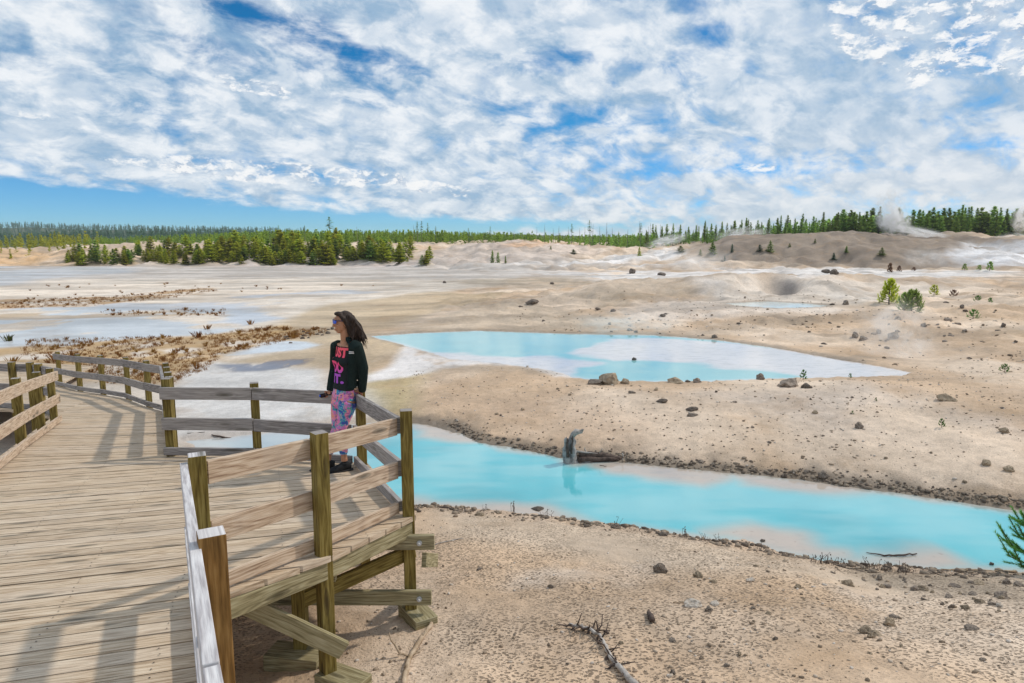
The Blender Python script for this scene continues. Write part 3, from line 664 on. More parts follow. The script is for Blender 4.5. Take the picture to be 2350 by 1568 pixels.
def bar(name, p, q, w=.042, h=.125, m='joist', bolts=()):
    b_ = MB(); b_.beam(p, q, w, h); o = b_.build(name, M[m], dwn, bevel=.004)
    for bp in bolts:
        bb = MB(); bp = Vector(bp); bb.tube([bp, bp + Vector((0, -.012, 0))], [.022, .022], 10); bb.tube([bp + Vector((0, -.012, 0)), bp + Vector((0, -.035, 0))], [.011, .011], 6)
        bb.build('bolt', M['bolt'], o)
    return o
zb = DZ(5.4) - .27
bar('cross_beam', (pF.x + .22, 5.36, 1.475), (-3.4, 5.30, 1.47), bolts=[(pF.x + .10, 5.335, 1.475)])
bar('brace', (pF.x + .03, 5.52, 1.33), (-1.62, 4.92, 1.20), m='post')
x3 = W(612, 1369, 5.42).x
bar('cross_beam', (W(990, 1365, 5.36).x, 5.36, .985), (x3, 5.36, .985), bolts=[(W(962, 1367, 5.33).x, 5.334, .985), (W(690, 1386, 5.33).x, 5.334, .985)])
bA = W(789, 1492, 4.43); bar('brace', bA, W(562, 1385, 4.20) + Vector((-.05, 0, .02)), bolts=[])
bar('brace', (pF.x + .10, 5.60, 1.20), (pF.x + .12, 6.3, .86), m='joist')
def leg(x, y, ztop, w=.1, foot=True, m='post', rot=0, nm='leg', fw=.24):
    z0 = h1(x, y) - .05; b_ = MB(); b_.post(x, y, z0, ztop, w, rot); o = b_.build(nm, M[m], dwn, bevel=.004)
    if foot:
        b_ = MB(); b_.beam((x - fw, y - .02, z0 + .09), (x + fw * .8, y - .10, z0 + .09), .22, .13); b_.build('footing', M['joist'], dwn, bevel=.006)
lm = W(692, 1470, 4.95); leg(lm.x, lm.y, DZ(5) - .2)
leg(-2.6, 4.6, DZ(4.6) - .2); leg(-2.5, 6.3, DZ(6.3) - .2); leg(-3.3, 6.9, DZ(6.9) - .2); leg(-3.2, 5.0, DZ(5) - .2)
for q, (x, y) in enumerate([(-4.9, 7.2), (-6.0, 9.2), (-7.0, 10.6), (-5.2, 9.6)]): leg(x, y, DZ(y) - .15, foot=False)
def footing(x, y, dx, dy):
    z0 = h1(x, y); b_ = MB(); d_ = Vector((dx, dy, 0)); b_.beam(Vector((x, y, z0 + .03)) - d_, Vector((x, y, z0 + .03)) + d_, .2, .13); b_.build('footing', M['joist'], dwn, bevel=.006)
footing(pF.x + .06, pF.y - .03, .10, -.16); footing(pA.x + .12, pA.y - .05, .16, -.08)

# ------------------------------------------------------------------ fences
def fence(name, label, posts, path, out, posts_w=.095, rails=((.765, .14), (.395, .14), (.07, .09)), ext=.0, m='rail', pm='post', loc=None, group=None, tops=.885, skip=(), rend=0):
    o = bpy.data.objects.new(name, None); col.objects.link(o); o.location = loc or (posts[0][0], posts[0][1], h1(posts[0][0], posts[0][1]))
    tag(o, label, 'fence', group)
    for i, ps in enumerate(posts):
        x, y, rot = ps[:3]; mm = ps[3] if len(ps) > 3 else pm; tp = ps[4] if len(ps) > 4 else tops
        b_ = MB(); b_.post(x, y, h1(x, y) - .08, DZ(y) + tp, posts_w, rot, lean=(random.uniform(-.006, .006), random.uniform(-.006, .006)))
        q_ = b_.build('post', M[mm], o, bevel=.004); q_.data.materials.append(M['palerail' if name == 'walkway_fence' else 'greyrail']); q_.data.polygons[5].material_index = 1
    for k, (a, b) in enumerate(zip(path[:-1], path[1:])):
        d = (b - a).normalized()
        for ri, (hh, rh) in enumerate(rails):
            if (k, ri) in skip: continue
            b_ = MB(); j = .004 + random.uniform(0, .006); jz = random.uniform(-.006, .006)
            p, q = a - d * (ext if k == 0 else 0) + d * j, b + d * (rend if k == len(path) - 2 else 0) - d * j
            n_ = max(1, int((q - p).length / .5)); 
            b_.beam((p.x, p.y, DZ(p.y) + hh + jz), (q.x, q.y, DZ(q.y) + hh + jz), .04, rh, vert_ends=True)
            b_.build('kick_board' if rh < .1 else 'rail', M[m], o, bevel=.003)
    return o
def rot_of(a, b): d = b - a; return math.atan2(d.y, d.x)
r0 = rot_of(pG, pBR)
pp = lambda v, r, *a: (v.x, v.y, r) + a
# near fence beside the walkway, posts outside (right) of the rails
near_off = perp * .075
brs = pBR
fence('walkway_fence', 'near fence running toward the viewer with the big brown post and pale silvery top rail', [pp(pBR + perp * .01, r0 + .05, 'brownpost', .885), pp(pG + perp * .01, r0, 'post', .885)],
      [pN + perp * .02, pBR + dirn * .95 - perp * .042, pG - dirn * .02 - perp * .065], None, m='palerail')
rG = rot_of(pG, pA)
n1_ = Vector((-(pF - pA).y, (pF - pA).x)).normalized(); n1_ = n1_ if n1_.x < 0 else -n1_
n2_ = Vector((-(pB - pF).y, (pB - pF).x)).normalized(); n2_ = n2_ if n2_.x < 0 else -n2_
n3_ = Vector((0, -1))
inA = pA + n1_ * .075; inF = pF + (n1_ + n2_) * .05; inB = pB + (n2_ + n3_) * .06; inC = pC + n3_ * .075; inD = pD + n3_ * .075
n0_ = Vector((-(pA - pG).y, (pA - pG).x)).normalized(); n0_ = n0_ if n0_.x < 0 else -n0_
inG = pG + (pA - pG).normalized() * .06 + n0_ * .02
fence('lookout_fence', 'fence round the front corner of the lookout with tall olive posts and sunlit rails', [pp(pA, math.radians(40), 'post', .885), pp(pF, math.radians(12), 'post', .905)],
      [inG, inA, inF], None, m='rail', loc=(pA.x, pA.y, .8))
fence('lookout_side_fence', 'short fence side the woman rests her hand on above the turquoise stream', [pp(pB, math.radians(25), 'post', .89)],
      [inF + Vector((.02, .03)), inB], None, m='greyrail', loc=(pB.x, pB.y, .2))
fence('lookout_back_fence', 'straight grey three rail fence behind the woman across the back of the lookout', [pp(pC, math.radians(20), 'post', .885), pp(pD + Vector((.06, 0)), math.radians(5), 'post', .93)],
      [inB + Vector((-.03, .0)), inC, inD], None, m='greyrail', loc=(pC.x, pC.y, .1))
# curved fence on the far right-hand side of the walkway
ps_ = [pp(pK + (pD - pK) * f + Vector((.09, .02)), rot_of(pK, pD)) for f in (0, .3, .58, .8)]
for a, b in zip([pK] + pE[:-1], pE):
    dd = (b - a).normalized(); ps_.append(pp(b + Vector((-dd.y, dd.x)) * (-.07 if -dd.y * 1 < 0 else .07), rot_of(a, b)))
ps_[4:] = [(p[0], p[1], p[2]) for p in ps_[4:]]
fence('curved_fence', 'grey fence bending left along the far side of the walkway beside the brown marsh', ps_, [pD + Vector((0, .05)), pK] + pE, None, m='greyrail', loc=(pK.x, pK.y, .0), rend=.1)
# left fence of the walkway
dl = (pLE - pL1).normalized(); nl2 = Vector((-dl.y, dl.x)); nl2 = nl2 if nl2.x < 0 else -nl2
lp = []
for px_, py_, tp in ((36, 868, 0), (82, 854, 0), (113, 845, 0)):
    t0 = tn(py_); lo, hi = 5, 20
    for _ in range(50):
        mid = (lo + hi) / 2
        if ZC - mid * t0 > DZ(mid) + .885: lo = mid
        else: hi = mid
    q = W(px_, py_, lo); lp.append(Vector((q.x, q.y)))
path = [lp[0] + (lp[0] - lp[1]).normalized() * 2.2 - nl2 * .07, lp[0] - nl2 * .07, lp[2] + (lp[2] - lp[1]).normalized() * .12 - nl2 * .07]
fence('left_fence', 'pale railed fence entering at the left edge and ending at the gap in the walkway', [pp(v, rot_of(lp[0], lp[1])) for v in lp] + [pp(lp[0] + (lp[0] - lp[1]) * 1.3, rot_of(lp[0], lp[1]))], path, None, m='rail', loc=(lp[1].x, lp[1].y, .1))
# branch walkway fence behind it
bp_ = [Vector((W(-120, 846, 12.9).x, 12.9)), Vector((W(26, 833, 12.3).x, 12.3)), Vector((W(68, 834, 12.2).x, 12.2)), Vector((W(88, 840, 11.7).x, 11.7)), Vector((W(110, 846, 11.25).x, 11.25))]
fence('branch_fence', 'dim grey fence of the side walkway seen behind the left fence', [pp(v, .1) for v in bp_[:4]], [v + Vector((0, .06)) for v in bp_], None, m='greyrail', loc=(bp_[1].x, bp_[1].y, .1), rails=((.77, .14), (.40, .14), (.05, .09)))

# nail heads along the joist lines
m, t, b = mat('rusty_nail'); setb(t, b, col=(.05, .035, .03), rough=.6, metal=.3); mb = MB()
for poly, ang, pitch in ((sec1, 70.5, .146), (sec2, 82, .148)):
    u = Vector((math.sin(R(ang)), math.cos(R(ang)))); v = Vector((-u.y, u.x)); px_ = np.array([[p.x, p.y] for p in poly])
    cs = [p.dot(v) for p in poly]; us = [p.dot(u) for p in poly]; k = math.floor(min(cs) / pitch)
    while k * pitch < max(cs):
        a = math.ceil(min(us) / .61) * .61
        while a < max(us):
            for off_ in (.04, .105):
                q = u * (a + random.gauss(0, .006)) + v * (k * pitch + off_)
                if 1.3 < q.y < 9.5 and random.random() < .75 and poly_sd(np.array([q.x]), np.array([q.y]), [tuple(r_) for r_ in px_])[0] < -.03:
                    z = DZ(q.y) + .0045; mb.quad([(q.x + (.0052) * math.cos(j * 1.047), q.y + (.0052) * math.sin(j * 1.047), z - .096 * (.0052) * math.sin(j * 1.047)) for j in range(6)])
            a += .61
        k += 1
tag(mb.build('nail_heads', m, dwn), kind='stuff')
# ------------------------------------------------------------------ rocks
def ico(sub):
    bm = bmesh.new(); bmesh.ops.create_icosphere(bm, subdivisions=sub, radius=1.0)
    v = np.array([p.co[:] for p in bm.verts]); f = np.array([[q.index for q in p.verts] for p in bm.faces]); bm.free(); return v, f
I1, I2, I3 = ico(1), ico(2), ico(3)
from mathutils import noise as mn
def rock_mesh(name, seed, mat_, sub=3, flat=.65, rough=.28, cuts=7):
    rnd = random.Random(seed); v, f = (I1, I2, I3)[sub - 1]; v = v.copy()
    for _ in range(cuts):               # chipped planar facets
        n = np.array([rnd.gauss(0, 1), rnd.gauss(0, 1), rnd.gauss(0, 1)]); n /= np.linalg.norm(n); c = rnd.uniform(.55, .85)
        d = v @ n - c; v -= np.outer(np.clip(d, 0, None), n) * .92
    for i in range(len(v)):
        p = Vector(v[i]) * 1.7 + Vector((seed * 3.1, 0, 0)); v[i] *= 1 + rough * mn.noise(p) + rough * .35 * mn.noise(p * 3.3)
    v[:, 0] *= rnd.uniform(.9, 1.15); v[:, 1] *= rnd.uniform(.75, 1.0); v[:, 2] *= flat; v *= .5
    v[:, 2] += flat * .20
    me = bpy.data.meshes.new(name); me.from_pydata(v.tolist(), [], f.tolist()); me.materials.append(mat_); return me
RK = {k: [rock_mesh('rock', s * 7 + i * 31, M['rock_' + k], 3 if i < 3 else 2, (.62, .5, .75, .42, .66)[i], .3) for i in range(5)] for s, k in enumerate(('grey', 'tan', 'dark', 'pale'))}
def rock(px, py, wpx, kind, label=None, group=None, cat='rock', v=None, name=None, z=None, hs=1.0):
    p = gp(px, py) if z is None else onz(px, py, z)
    if p is None: return None
    me = random.choice(RK[kind]) if v is None else RK[kind][v]
    o = mk(me, name or ('boulder' if wpx * p.y / F > .35 else 'rock'), None, p); s = wpx * p.y / F
    o.scale = (s, s * random.uniform(.8, 1.1), s * hs); o.rotation_euler = (random.uniform(-.1, .1), random.uniform(-.1, .1), random.uniform(-.5, .5) if v is not None else random.random() * 6.28)
    return tag(o, label, cat, group)
rock(1398, 881, 50, 'tan', 'largest rounded boulder at the near rim of the middle pool', v=0, name='boulder', hs=1.15, cat='boulder')
rock(1364, 881, 38, 'grey', 'low flat grey rock touching the left side of the largest boulder', v=3)
rock(1433, 881, 24, 'tan', 'small tan rock touching the right side of the largest boulder', v=2)
rock(1550, 880, 38, 'tan', 'lone tan boulder on the near rim of the middle pool', v=1, hs=1.1, cat='boulder')
rock(1600, 878, 20, 'grey', 'small grey rock just right of the tan rim boulder', v=2)
rock(1578, 877, 13, 'dark', 'tiny dark rock between the tan rim boulder and a small grey rock', v=0)
rock(1745, 871, 20, 'grey', 'upright grey rock standing against the pale end of the middle pool', v=2, hs=1.3)
rock(1812, 886, 46, 'grey', 'broad grey boulder just left of the bright green sprout', v=0, name='boulder', cat='boulder')
rock(1850, 888, 24, 'dark', 'dark rock at the foot of the bright green sprout', v=2)
rock(1518, 924, 28, 'dark', 'flat dark rock on the middle bank below the lone tan boulder', v=3)
rock(1587, 938, 30, 'dark', 'low dark rock on the middle bank, wider of two close together', v=3)
rock(1590, 952, 22, 'grey', 'broken grey rock just below a low dark rock on the middle bank', v=1)
rock(2171, 919, 40, 'tan', 'angular brown boulder alone high on the right of the middle bank', v=1, hs=1.2, name='boulder', cat='boulder')
rock(1870, 950, 15, 'tan', 'small yellowish rock on the middle bank', v=2)
rock(1972, 983, 20, 'grey', 'pointed brown grey rock in the middle of the far bank', v=2, hs=1.3)
rock(1450, 900, 16, 'grey', 'small grey rock on the bank just below the largest boulder', v=1)
rock(2303, 992, 22, 'tan', 'brown rock near the right edge of the middle bank', v=0)
rock(2262, 1067, 24, 'tan', 'pale tan rock above the dark shore at the right', v=2)
rock(2313, 1080, 26, 'tan', 'brown rock low on the right bank close to the picture edge', v=0)
rock(1890, 1096, 30, 'grey', 'bluish grey stone wedged in the dark far shore of the stream', v=2)
rock(1516, 1309, 36, 'grey', 'pointed brown grey rock on the near sand, tallest there', v=2, hs=1.15)
rock(1601, 1322, 26, 'tan', 'tan rock right of the pointed rock on the near sand', v=2)
rock(1637, 1331, 22, 'tan', 'flat yellowish rock beside a tan rock on the near sand', v=3)
rock(1592, 1392, 48, 'pale', 'pale smooth oval rock, biggest on the near sand', v=1)
rock(1640, 1389, 26, 'pale', 'small pale brown rock behind the biggest pale oval one', v=3)
rock(1626, 1406, 24, 'grey', 'grey brown rock just right of the biggest pale oval one', v=2)
rock(1722, 1330, 22, 'pale', 'whitish blue stone on the near sand', v=0)
rock(1830, 1350, 20, 'tan', 'yellow ochre stone on the grey patch of near sand', v=2)
rock(1947, 1342, 28, 'tan', 'brownish tan rock on the near sand below the driftwood shore', v=0)
rock(1735, 1300, 16, 'tan', 'small flat tan rock close to the near waterline', v=3)
for q, (x, y, s) in enumerate([(1985, 1452, 34), (2008, 1458, 30), (1998, 1466, 24)]):
    rock(x, y, s, 'tan', ['left lump of the crumbly yellow brown rock pile', 'right lump of the crumbly yellow brown rock pile', 'front lump of the crumbly yellow brown rock pile'][q], v=q, group='crumbly yellow brown rock pile')
rock(2040, 1430, 30, 'tan', 'tall tan rock standing right of the yellow brown rock pile', v=2, hs=1.2)
rock(2052, 1415, 22, 'grey', 'grey brown rock behind the tall tan rock near the lower right', v=1)
rock(2228, 1444, 34, 'grey', 'dark brown flat rock at the lower right', v=3)
rock(2300, 1370, 40, 'grey', 'big grey brown rock at the right edge under the young pine', v=0)
rock(2250, 1385, 26, 'tan', 'tan rock left of the big one under the young pine', v=1)
rock(2190, 1345, 30, 'grey', 'grey rock in the stony shore by the young pine', v=3)
rock(2120, 1350, 26, 'tan', 'tan rock in the stony shore left of the young pine', v=1)
rock(1100, 1184, 28, 'tan', 'reddish brown rock on the near waterline right of the lookout', v=3)
rock(1310, 1188, 18, 'grey', 'small dark rock at the near waterline mid stream', v=2)
rock(1415, 1212, 22, 'grey', 'brown rock at the near waterline behind thin reeds', v=0)
rock(1520, 1228, 26, 'dark', 'long dark rock lying along the near waterline', v=3)
rock(1455, 826, 11, 'dark', 'single dark rock poking out of the middle pool', v=2, z=.26)
rock(1232, 1171, 34, 'dark', 'dark bluish oval stone standing in for a puddle in the pink shallows', v=3, z=-.02)  # stone shape added in place of a reflective puddle
rock(1750, 1242, 12, 'dark', 'tiny dark rock in the pink shallows of the near shore', v=0, z=.0)
rock(2275, 1296, 12, 'dark', 'tiny dark stone poking out of the turquoise water by the pine', v=2, z=.0)
for q, (x, y, s, k) in enumerate([(1220, 699, 34, 'dark'), (1195, 703, 14, 'dark'), (1372, 711, 15, 'dark'), (1407, 719, 16, 'dark'), (1442, 725, 12, 'dark'), (1520, 724, 16, 'dark'), (1528, 720, 10, 'dark'), (1247, 735, 12, 'grey'),
        (1399, 744, 10, 'dark'), (1450, 628, 22, 'dark'), (1518, 632, 20, 'dark'), (1267, 652, 12, 'dark'), (1897, 626, 20, 'dark'), (1914, 628, 20, 'dark'), (1909, 700, 12, 'dark'), (1941, 700, 20, 'grey'),
        (2060, 736, 22, 'grey'), (2052, 778, 30, 'grey'), (1962, 776, 22, 'grey'), (1980, 783, 22, 'grey'), (2175, 735, 18, 'grey'), (2197, 744, 16, 'grey'), (2215, 763, 12, 'grey'), (1446, 759, 22, 'grey'), (1460, 762, 16, 'grey'),
        (1613, 770, 12, 'grey'), (1640, 775, 14, 'grey'), (1695, 745, 10, 'dark'), (1820, 745, 9, 'dark'), (1020, 650, 10, 'dark')]):
    rock(x, y, s, k, None, None)
DARKL = ('dark lichen coloured rock scattered on the slopes behind the middle pool', 'dark rocks on the slopes behind the middle pool')
for o in [o for o in bpy.data.objects if o.type == 'MESH' and o.parent is None and o.name.split('.')[0] in ('rock', 'boulder') and not o.get('label')]:
    o.name = 'rock'; tag(o, DARKL[0], 'rock', DARKL[1])
def inpoly_px(poly):
    xs = [p[0] for p in poly]; ys = [p[1] for p in poly]
    while True:
        x, y = random.uniform(min(xs), max(xs)), random.uniform(min(ys), max(ys))
        if poly_sd(np.array([x]), np.array([y]), poly)[0] < 0: return x, y
def scatter(poly, n, w0, w1, kinds, label, group, avoid_water=True):
    k = 0; tries = 0
    while k < n and tries < n * 5:
        tries += 1; x, y = inpoly_px(poly); p = gp(x, y)
        if p is None or any(poly_sd(np.array([p.x]), np.array([p.y]), Pq)[0] < .05 for Pq, _, _ in WATERS): continue
        if p.y < 8 and p.x < -.35: continue
        rock(x, y, w0 + (w1 - w0) * random.random() ** 2.2, random.choice(kinds), label, group, v=None, name='rock'); k += 1
scatter([(1000,1240),(1500,1300),(1900,1330),(2330,1380),(2330,1560),(1250,1560),(1020,1400)], 40, 7, 20, ['tan', 'grey', 'tan', 'pale'], 'small loose stone lying on the near sand in front of the stream', 'loose stones on the near sand')
scatter([(1900,1310),(2340,1340),(2340,1420),(2100,1380),(1950,1340)], 38, 10, 30, ['tan', 'grey', 'grey'], 'brown stone crowded on the rubbly shore near the young pine', 'stones on the rubbly shore')
scatter([(1000,930),(1300,885),(2300,885),(2340,1140),(1900,1080),(1500,1050),(1120,990)], 42, 5, 14, ['grey', 'tan', 'dark'], 'small stone on the sandy bank between the stream and the middle pool', 'small stones on the middle bank')
scatter([(1020,975),(1300,1040),(1440,1052),(1900,1092),(2340,1160),(2340,1140),(1900,1075),(1500,1045),(1100,990)], 28, 6, 16, ['dark', 'grey'], 'dark stone along the damp far edge of the stream', 'stones along the far stream edge')
scatter([(1650,760),(1900,720),(2100,690),(2345,700),(2345,840),(2000,820)], 45, 5, 17, ['grey', 'dark', 'grey'], 'grey rock strewn over the slope right of the middle pool', 'rocks on the right slope')

def cloud_stones(name, pts, sizes, mat_, label=None, cat=None, sub=1, flat=.6, kind='stuff'):
    v0, f0 = I1; v0 = v0; n = len(pts); nv_ = len(v0)
    V = np.repeat(v0[None], n, 0) * (1 + (np.random.rand(n, nv_, 1) - .5) * .55)
    a = np.random.rand(n) * 6.28; ca, sa = np.cos(a)[:, None], np.sin(a)[:, None]; sx = .5 * sizes * (1 + .4 * np.random.rand(n)); sy = .5 * sizes * (.6 + .4 * np.random.rand(n))
    X = V[:, :, 0] * sx[:, None]; Y = V[:, :, 1] * sy[:, None]; Z = V[:, :, 2] * (sizes * .5 * flat)[:, None]
    Q = np.stack([X * ca - Y * sa + pts[:, 0:1], X * sa + Y * ca + pts[:, 1:2], Z + pts[:, 2:3] + sizes[:, None] * .12], 2).reshape(-1, 3)
    Fc = (f0[None] + (np.arange(n) * nv_)[:, None, None]).reshape(-1, 3)
    me = bpy.data.meshes.new(name); me.vertices.add(len(Q)); me.vertices.foreach_set('co', Q.astype(np.float32).ravel())
    me.loops.add(Fc.size); me.loops.foreach_set('vertex_index', Fc.astype(np.int32).ravel()); me.polygons.add(len(Fc)); me.polygons.foreach_set('loop_start', (np.arange(len(Fc)) * 3).astype(np.int32)); me.update(calc_edges=True)
    at = me.attributes.new('tint', 'FLOAT', 'FACE'); at.data.foreach_set('value', np.repeat(np.random.rand(n), len(f0)).astype(np.float32))
    me.materials.append(mat_); return tag(mk(me, name), label, cat, kind=kind)
m, t, b = mat('loose_gravel'); tt = t.attr('tint'); M['gravel'] = m
setb(t, b, col=t.ramp(tt, [(0, (.17,.13,.095)), (.35, (.33,.25,.18)), (.7, (.45,.36,.275)), (1, (.62,.56,.50))]), rough=.9, spec=.2)
def field(n, x0, x1, y0, y1, s0, s1, dens=None, px=3):
    x = np.random.uniform(x0, x1, n * 3); u = np.random.rand(n * 3); y = 1 / (1 / y0 + u * (1 / y1 - 1 / y0)) if px else np.random.uniform(y0, y1, n * 3)
    keep = np.abs(x / y) < 1.1
    for P, L, _ in WATERS: keep &= poly_sd(x, y, P) > .12
    if dens is not None: keep &= np.random.rand(n * 3) < dens(x, y)
    x, y = x[keep][:n], y[keep][:n]; s = s0 + (s1 - s0) * np.random.rand(len(x)) ** 3.5
    return np.stack([x, y, H(x, y)], 1), s
fa, sa_ = field(3200, -1.5, 9, 3.2, 9.5, .010, .042, lambda x, y: .25 + .75 * sstep(.4, .6, fbm(x * .8, y * .8, 3, 101)))
fb, sb_ = field(3000, -3, 16, 10.5, 20, .018, .065, lambda x, y: .3 + .7 * sstep(.4, .6, fbm(x * .5, y * .5, 3, 102)))
fc, sc_ = field(1500, 0, 42, 20, 46, .05, .15, lambda x, y: .15 + .85 * sstep(.45, .65, fbm(x * .2, y * .2, 3, 103)))
cloud_stones('gravel', np.concatenate([fa, fb, fc]), np.concatenate([sa_, sb_, sc_]), M['gravel'], 'fine gravel and pebbles strewn over the sandy banks', 'gravel')
# rubble strip along the stream's far edge and the stony near shore
n = 1300; seg = np.array(STREAM[6:22]); k = np.random.randint(0, len(seg) - 1, n); f_ = np.random.rand(n)[:, None]; pt = seg[k] * (1 - f_) + seg[k + 1] * f_
pt += np.stack([np.random.normal(0, .1, n), np.abs(np.random.normal(0, .15, n)) + .04], 1); ok = poly_sd(pt[:, 0], pt[:, 1], STREAM) > .03; pt = pt[ok]
seg = np.array(STREAM[24:40]); n = 1100; k = np.random.randint(0, len(seg) - 1, n); f_ = np.random.rand(n)[:, None]; pn = seg[k] * (1 - f_) + seg[k + 1] * f_
pn -= np.stack([np.random.normal(0, .1, n), np.abs(np.random.normal(0, .35, n)) * np.where(pn[:, 0] > 3, 1.2, .6) + .05], 1); ok = poly_sd(pn[:, 0], pn[:, 1], STREAM) > .03; pn = pn[ok]
pt = np.concatenate([pt, pn]); s_ = .02 + .08 * np.random.rand(len(pt)) ** 3
m, t, b = mat('dark_gravel'); tt = t.attr('tint')
setb(t, b, col=t.ramp(tt, [(0, (.09,.07,.055)), (.5, (.22,.17,.13)), (1, (.34,.27,.20))]), rough=.85, spec=.25)
cloud_stones('shore_rubble', np.concatenate([pt, H(pt[:, 0], pt[:, 1])[:, None]], 1), s_, m, 'dark stony rubble lining the edges of the stream', 'rubble')

# ------------------------------------------------------------------ vegetation
def crown_arr(h, r, n, rnd, base=.06, spread=1.0, top=.9):
    V = []; T = []
    for i in range(n):
        t_ = rnd.random() ** .9; z = h * (base + (1 - base) * t_); ring = .78 + .22 * math.sin(t_ * 38)
        rad = r * ((1 - t_) ** top + .03) * ring * (.35 + .75 * rnd.random() ** .6); a = rnd.random() * 6.283
        s = h * .075 * (1.15 - .6 * t_) * rnd.uniform(.6, 1.3) * spread
        ca, sa = math.cos(a), math.sin(a); c = np.array([rad * ca, rad * sa, z])
        out = np.array([ca, sa, rnd.uniform(-.2, .75)]); tang = np.array([-sa, ca, rnd.uniform(-.3, .3)])
        V += [c - out * s * .9 + tang * s * .35, c - tang * s * .55 - out * s * .2, c + out * s, c + tang * s * .6 - out * s * .1]
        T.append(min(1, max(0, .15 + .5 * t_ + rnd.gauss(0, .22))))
    V += [np.array([-.02 * h, 0, h * .9]), np.array([.0, .02 * h, h * .9]), np.array([.02 * h, 0, h * .9]), np.array([0, 0, h * 1.03])]; T.append(.7)
    return np.array(V), np.array(T)
def arr_mesh(name, V, T, mat_):
    n = len(T); me = bpy.data.meshes.new(name); me.vertices.add(len(V)); me.vertices.foreach_set('co', V.astype(np.float32).ravel())
    me.loops.add(n * 4); me.loops.foreach_set('vertex_index', np.arange(n * 4, dtype=np.int32)); me.polygons.add(n); me.polygons.foreach_set('loop_start', (np.arange(n) * 4).astype(np.int32)); me.update(calc_edges=True)
    me.attributes.new('tint', 'FLOAT', 'FACE').data.foreach_set('value', T.astype(np.float32)); me.materials.append(mat_); return me
def trunk_mesh(h, r0, mat_, rnd, lean=.02):
    b_ = MB(); pts = [(rnd.uniform(-lean, lean) * h * k / 5, rnd.uniform(-lean, lean) * h * k / 5, h * k / 5 - (.1 if k == 0 else 0)) for k in range(6)]
    b_.tube(pts, [r0 * (1 - .17 * k) for k in range(6)], 6); return b_.mesh('trunk', mat_)
rv = random.Random(5)
VAR = []                                 # unit-height conifers: full young pine, narrow spire
for i in range(6): VAR.append(crown_arr(1.0, (.20, .25, .19, .27, .22, .24)[i], 330, rv, .03, 1.1, (.6, .75, .55, .8, .65, .5)[i]))
SP = [crown_arr(1.0, (.13, .16, .12, .15)[i], 260, rv, .18, .8, .8) for i in range(4)]
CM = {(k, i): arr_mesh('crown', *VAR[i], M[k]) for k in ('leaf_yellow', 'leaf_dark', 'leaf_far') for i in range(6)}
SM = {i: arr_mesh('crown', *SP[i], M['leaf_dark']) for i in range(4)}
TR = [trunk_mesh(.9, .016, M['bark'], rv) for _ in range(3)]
def tree(px, py, hpx, me, label, cat, group, name, y=None, widen=1.0):
    p = gp(px, py) if y is None else W(px, py, y)
    if p is None: return
    if y is not None: p.z = h1(p.x, p.y)
    h = hpx * p.y / F; e = empty(name, p, label, cat, group, rz=random.random() * 6.28)
    c = mk(me, 'crown', e); c.scale = (h * widen, h * widen, h); tr = mk(random.choice(TR), 'trunk', e); tr.scale = (h, h, h); return e
# the grove on the low mound left of centre
GL = ('young yellow green pine in the grove on the low mound behind the flats', 'grove of young pines on the low mound')
cl_ = [(165,606,6),(200,606,10),(235,606,8),(300,606,6),(340,607,8),(400,606,8),(450,605,8),(505,604,7),(560,606,8),(620,606,9),(680,606,10),(710,608,8),(760,606,8),(830,600,10),(880,604,8),(930,607,8),(975,609,5),(640,590,10),(740,585,10),(560,588,10),(480,588,8),(850,588,8),(360,592,9),(420,590,9),(520,592,8),(600,600,9),(660,585,9),(790,592,8),(900,592,7),(700,596,8),(330,600,6),(540,600,6)]
for cx_, cy_, n in cl_:
    for k in range(n):
        x = random.gauss(cx_, 22); y = cy_ + random.uniform(-14, 2)
        yy = {True: 22, False: 0}
        hp = random.uniform(20, 50) * random.uniform(.7, 1.1) * (1.0 if 450 < x < 920 else .75) * (1 if y > 592 else 1.05)
        if x < 150 or x > 992: continue
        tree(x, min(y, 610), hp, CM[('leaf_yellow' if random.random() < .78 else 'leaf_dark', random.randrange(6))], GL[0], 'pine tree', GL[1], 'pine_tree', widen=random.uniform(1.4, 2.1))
for x, y, h in [(1130, 603, 30), (1143, 603, 26), (1160, 603, 17)]:
    tree(x, y, h, CM[('leaf_dark', int(x) % 6)], {1130: 'tallest dark pine of the three alone at the far edge of the flats', 1143: 'middle dark pine of the three alone at the far edge of the flats', 1160: 'smallest right hand pine of the three at the far edge of the flats'}[x], 'pine tree', None, 'pine_tree')
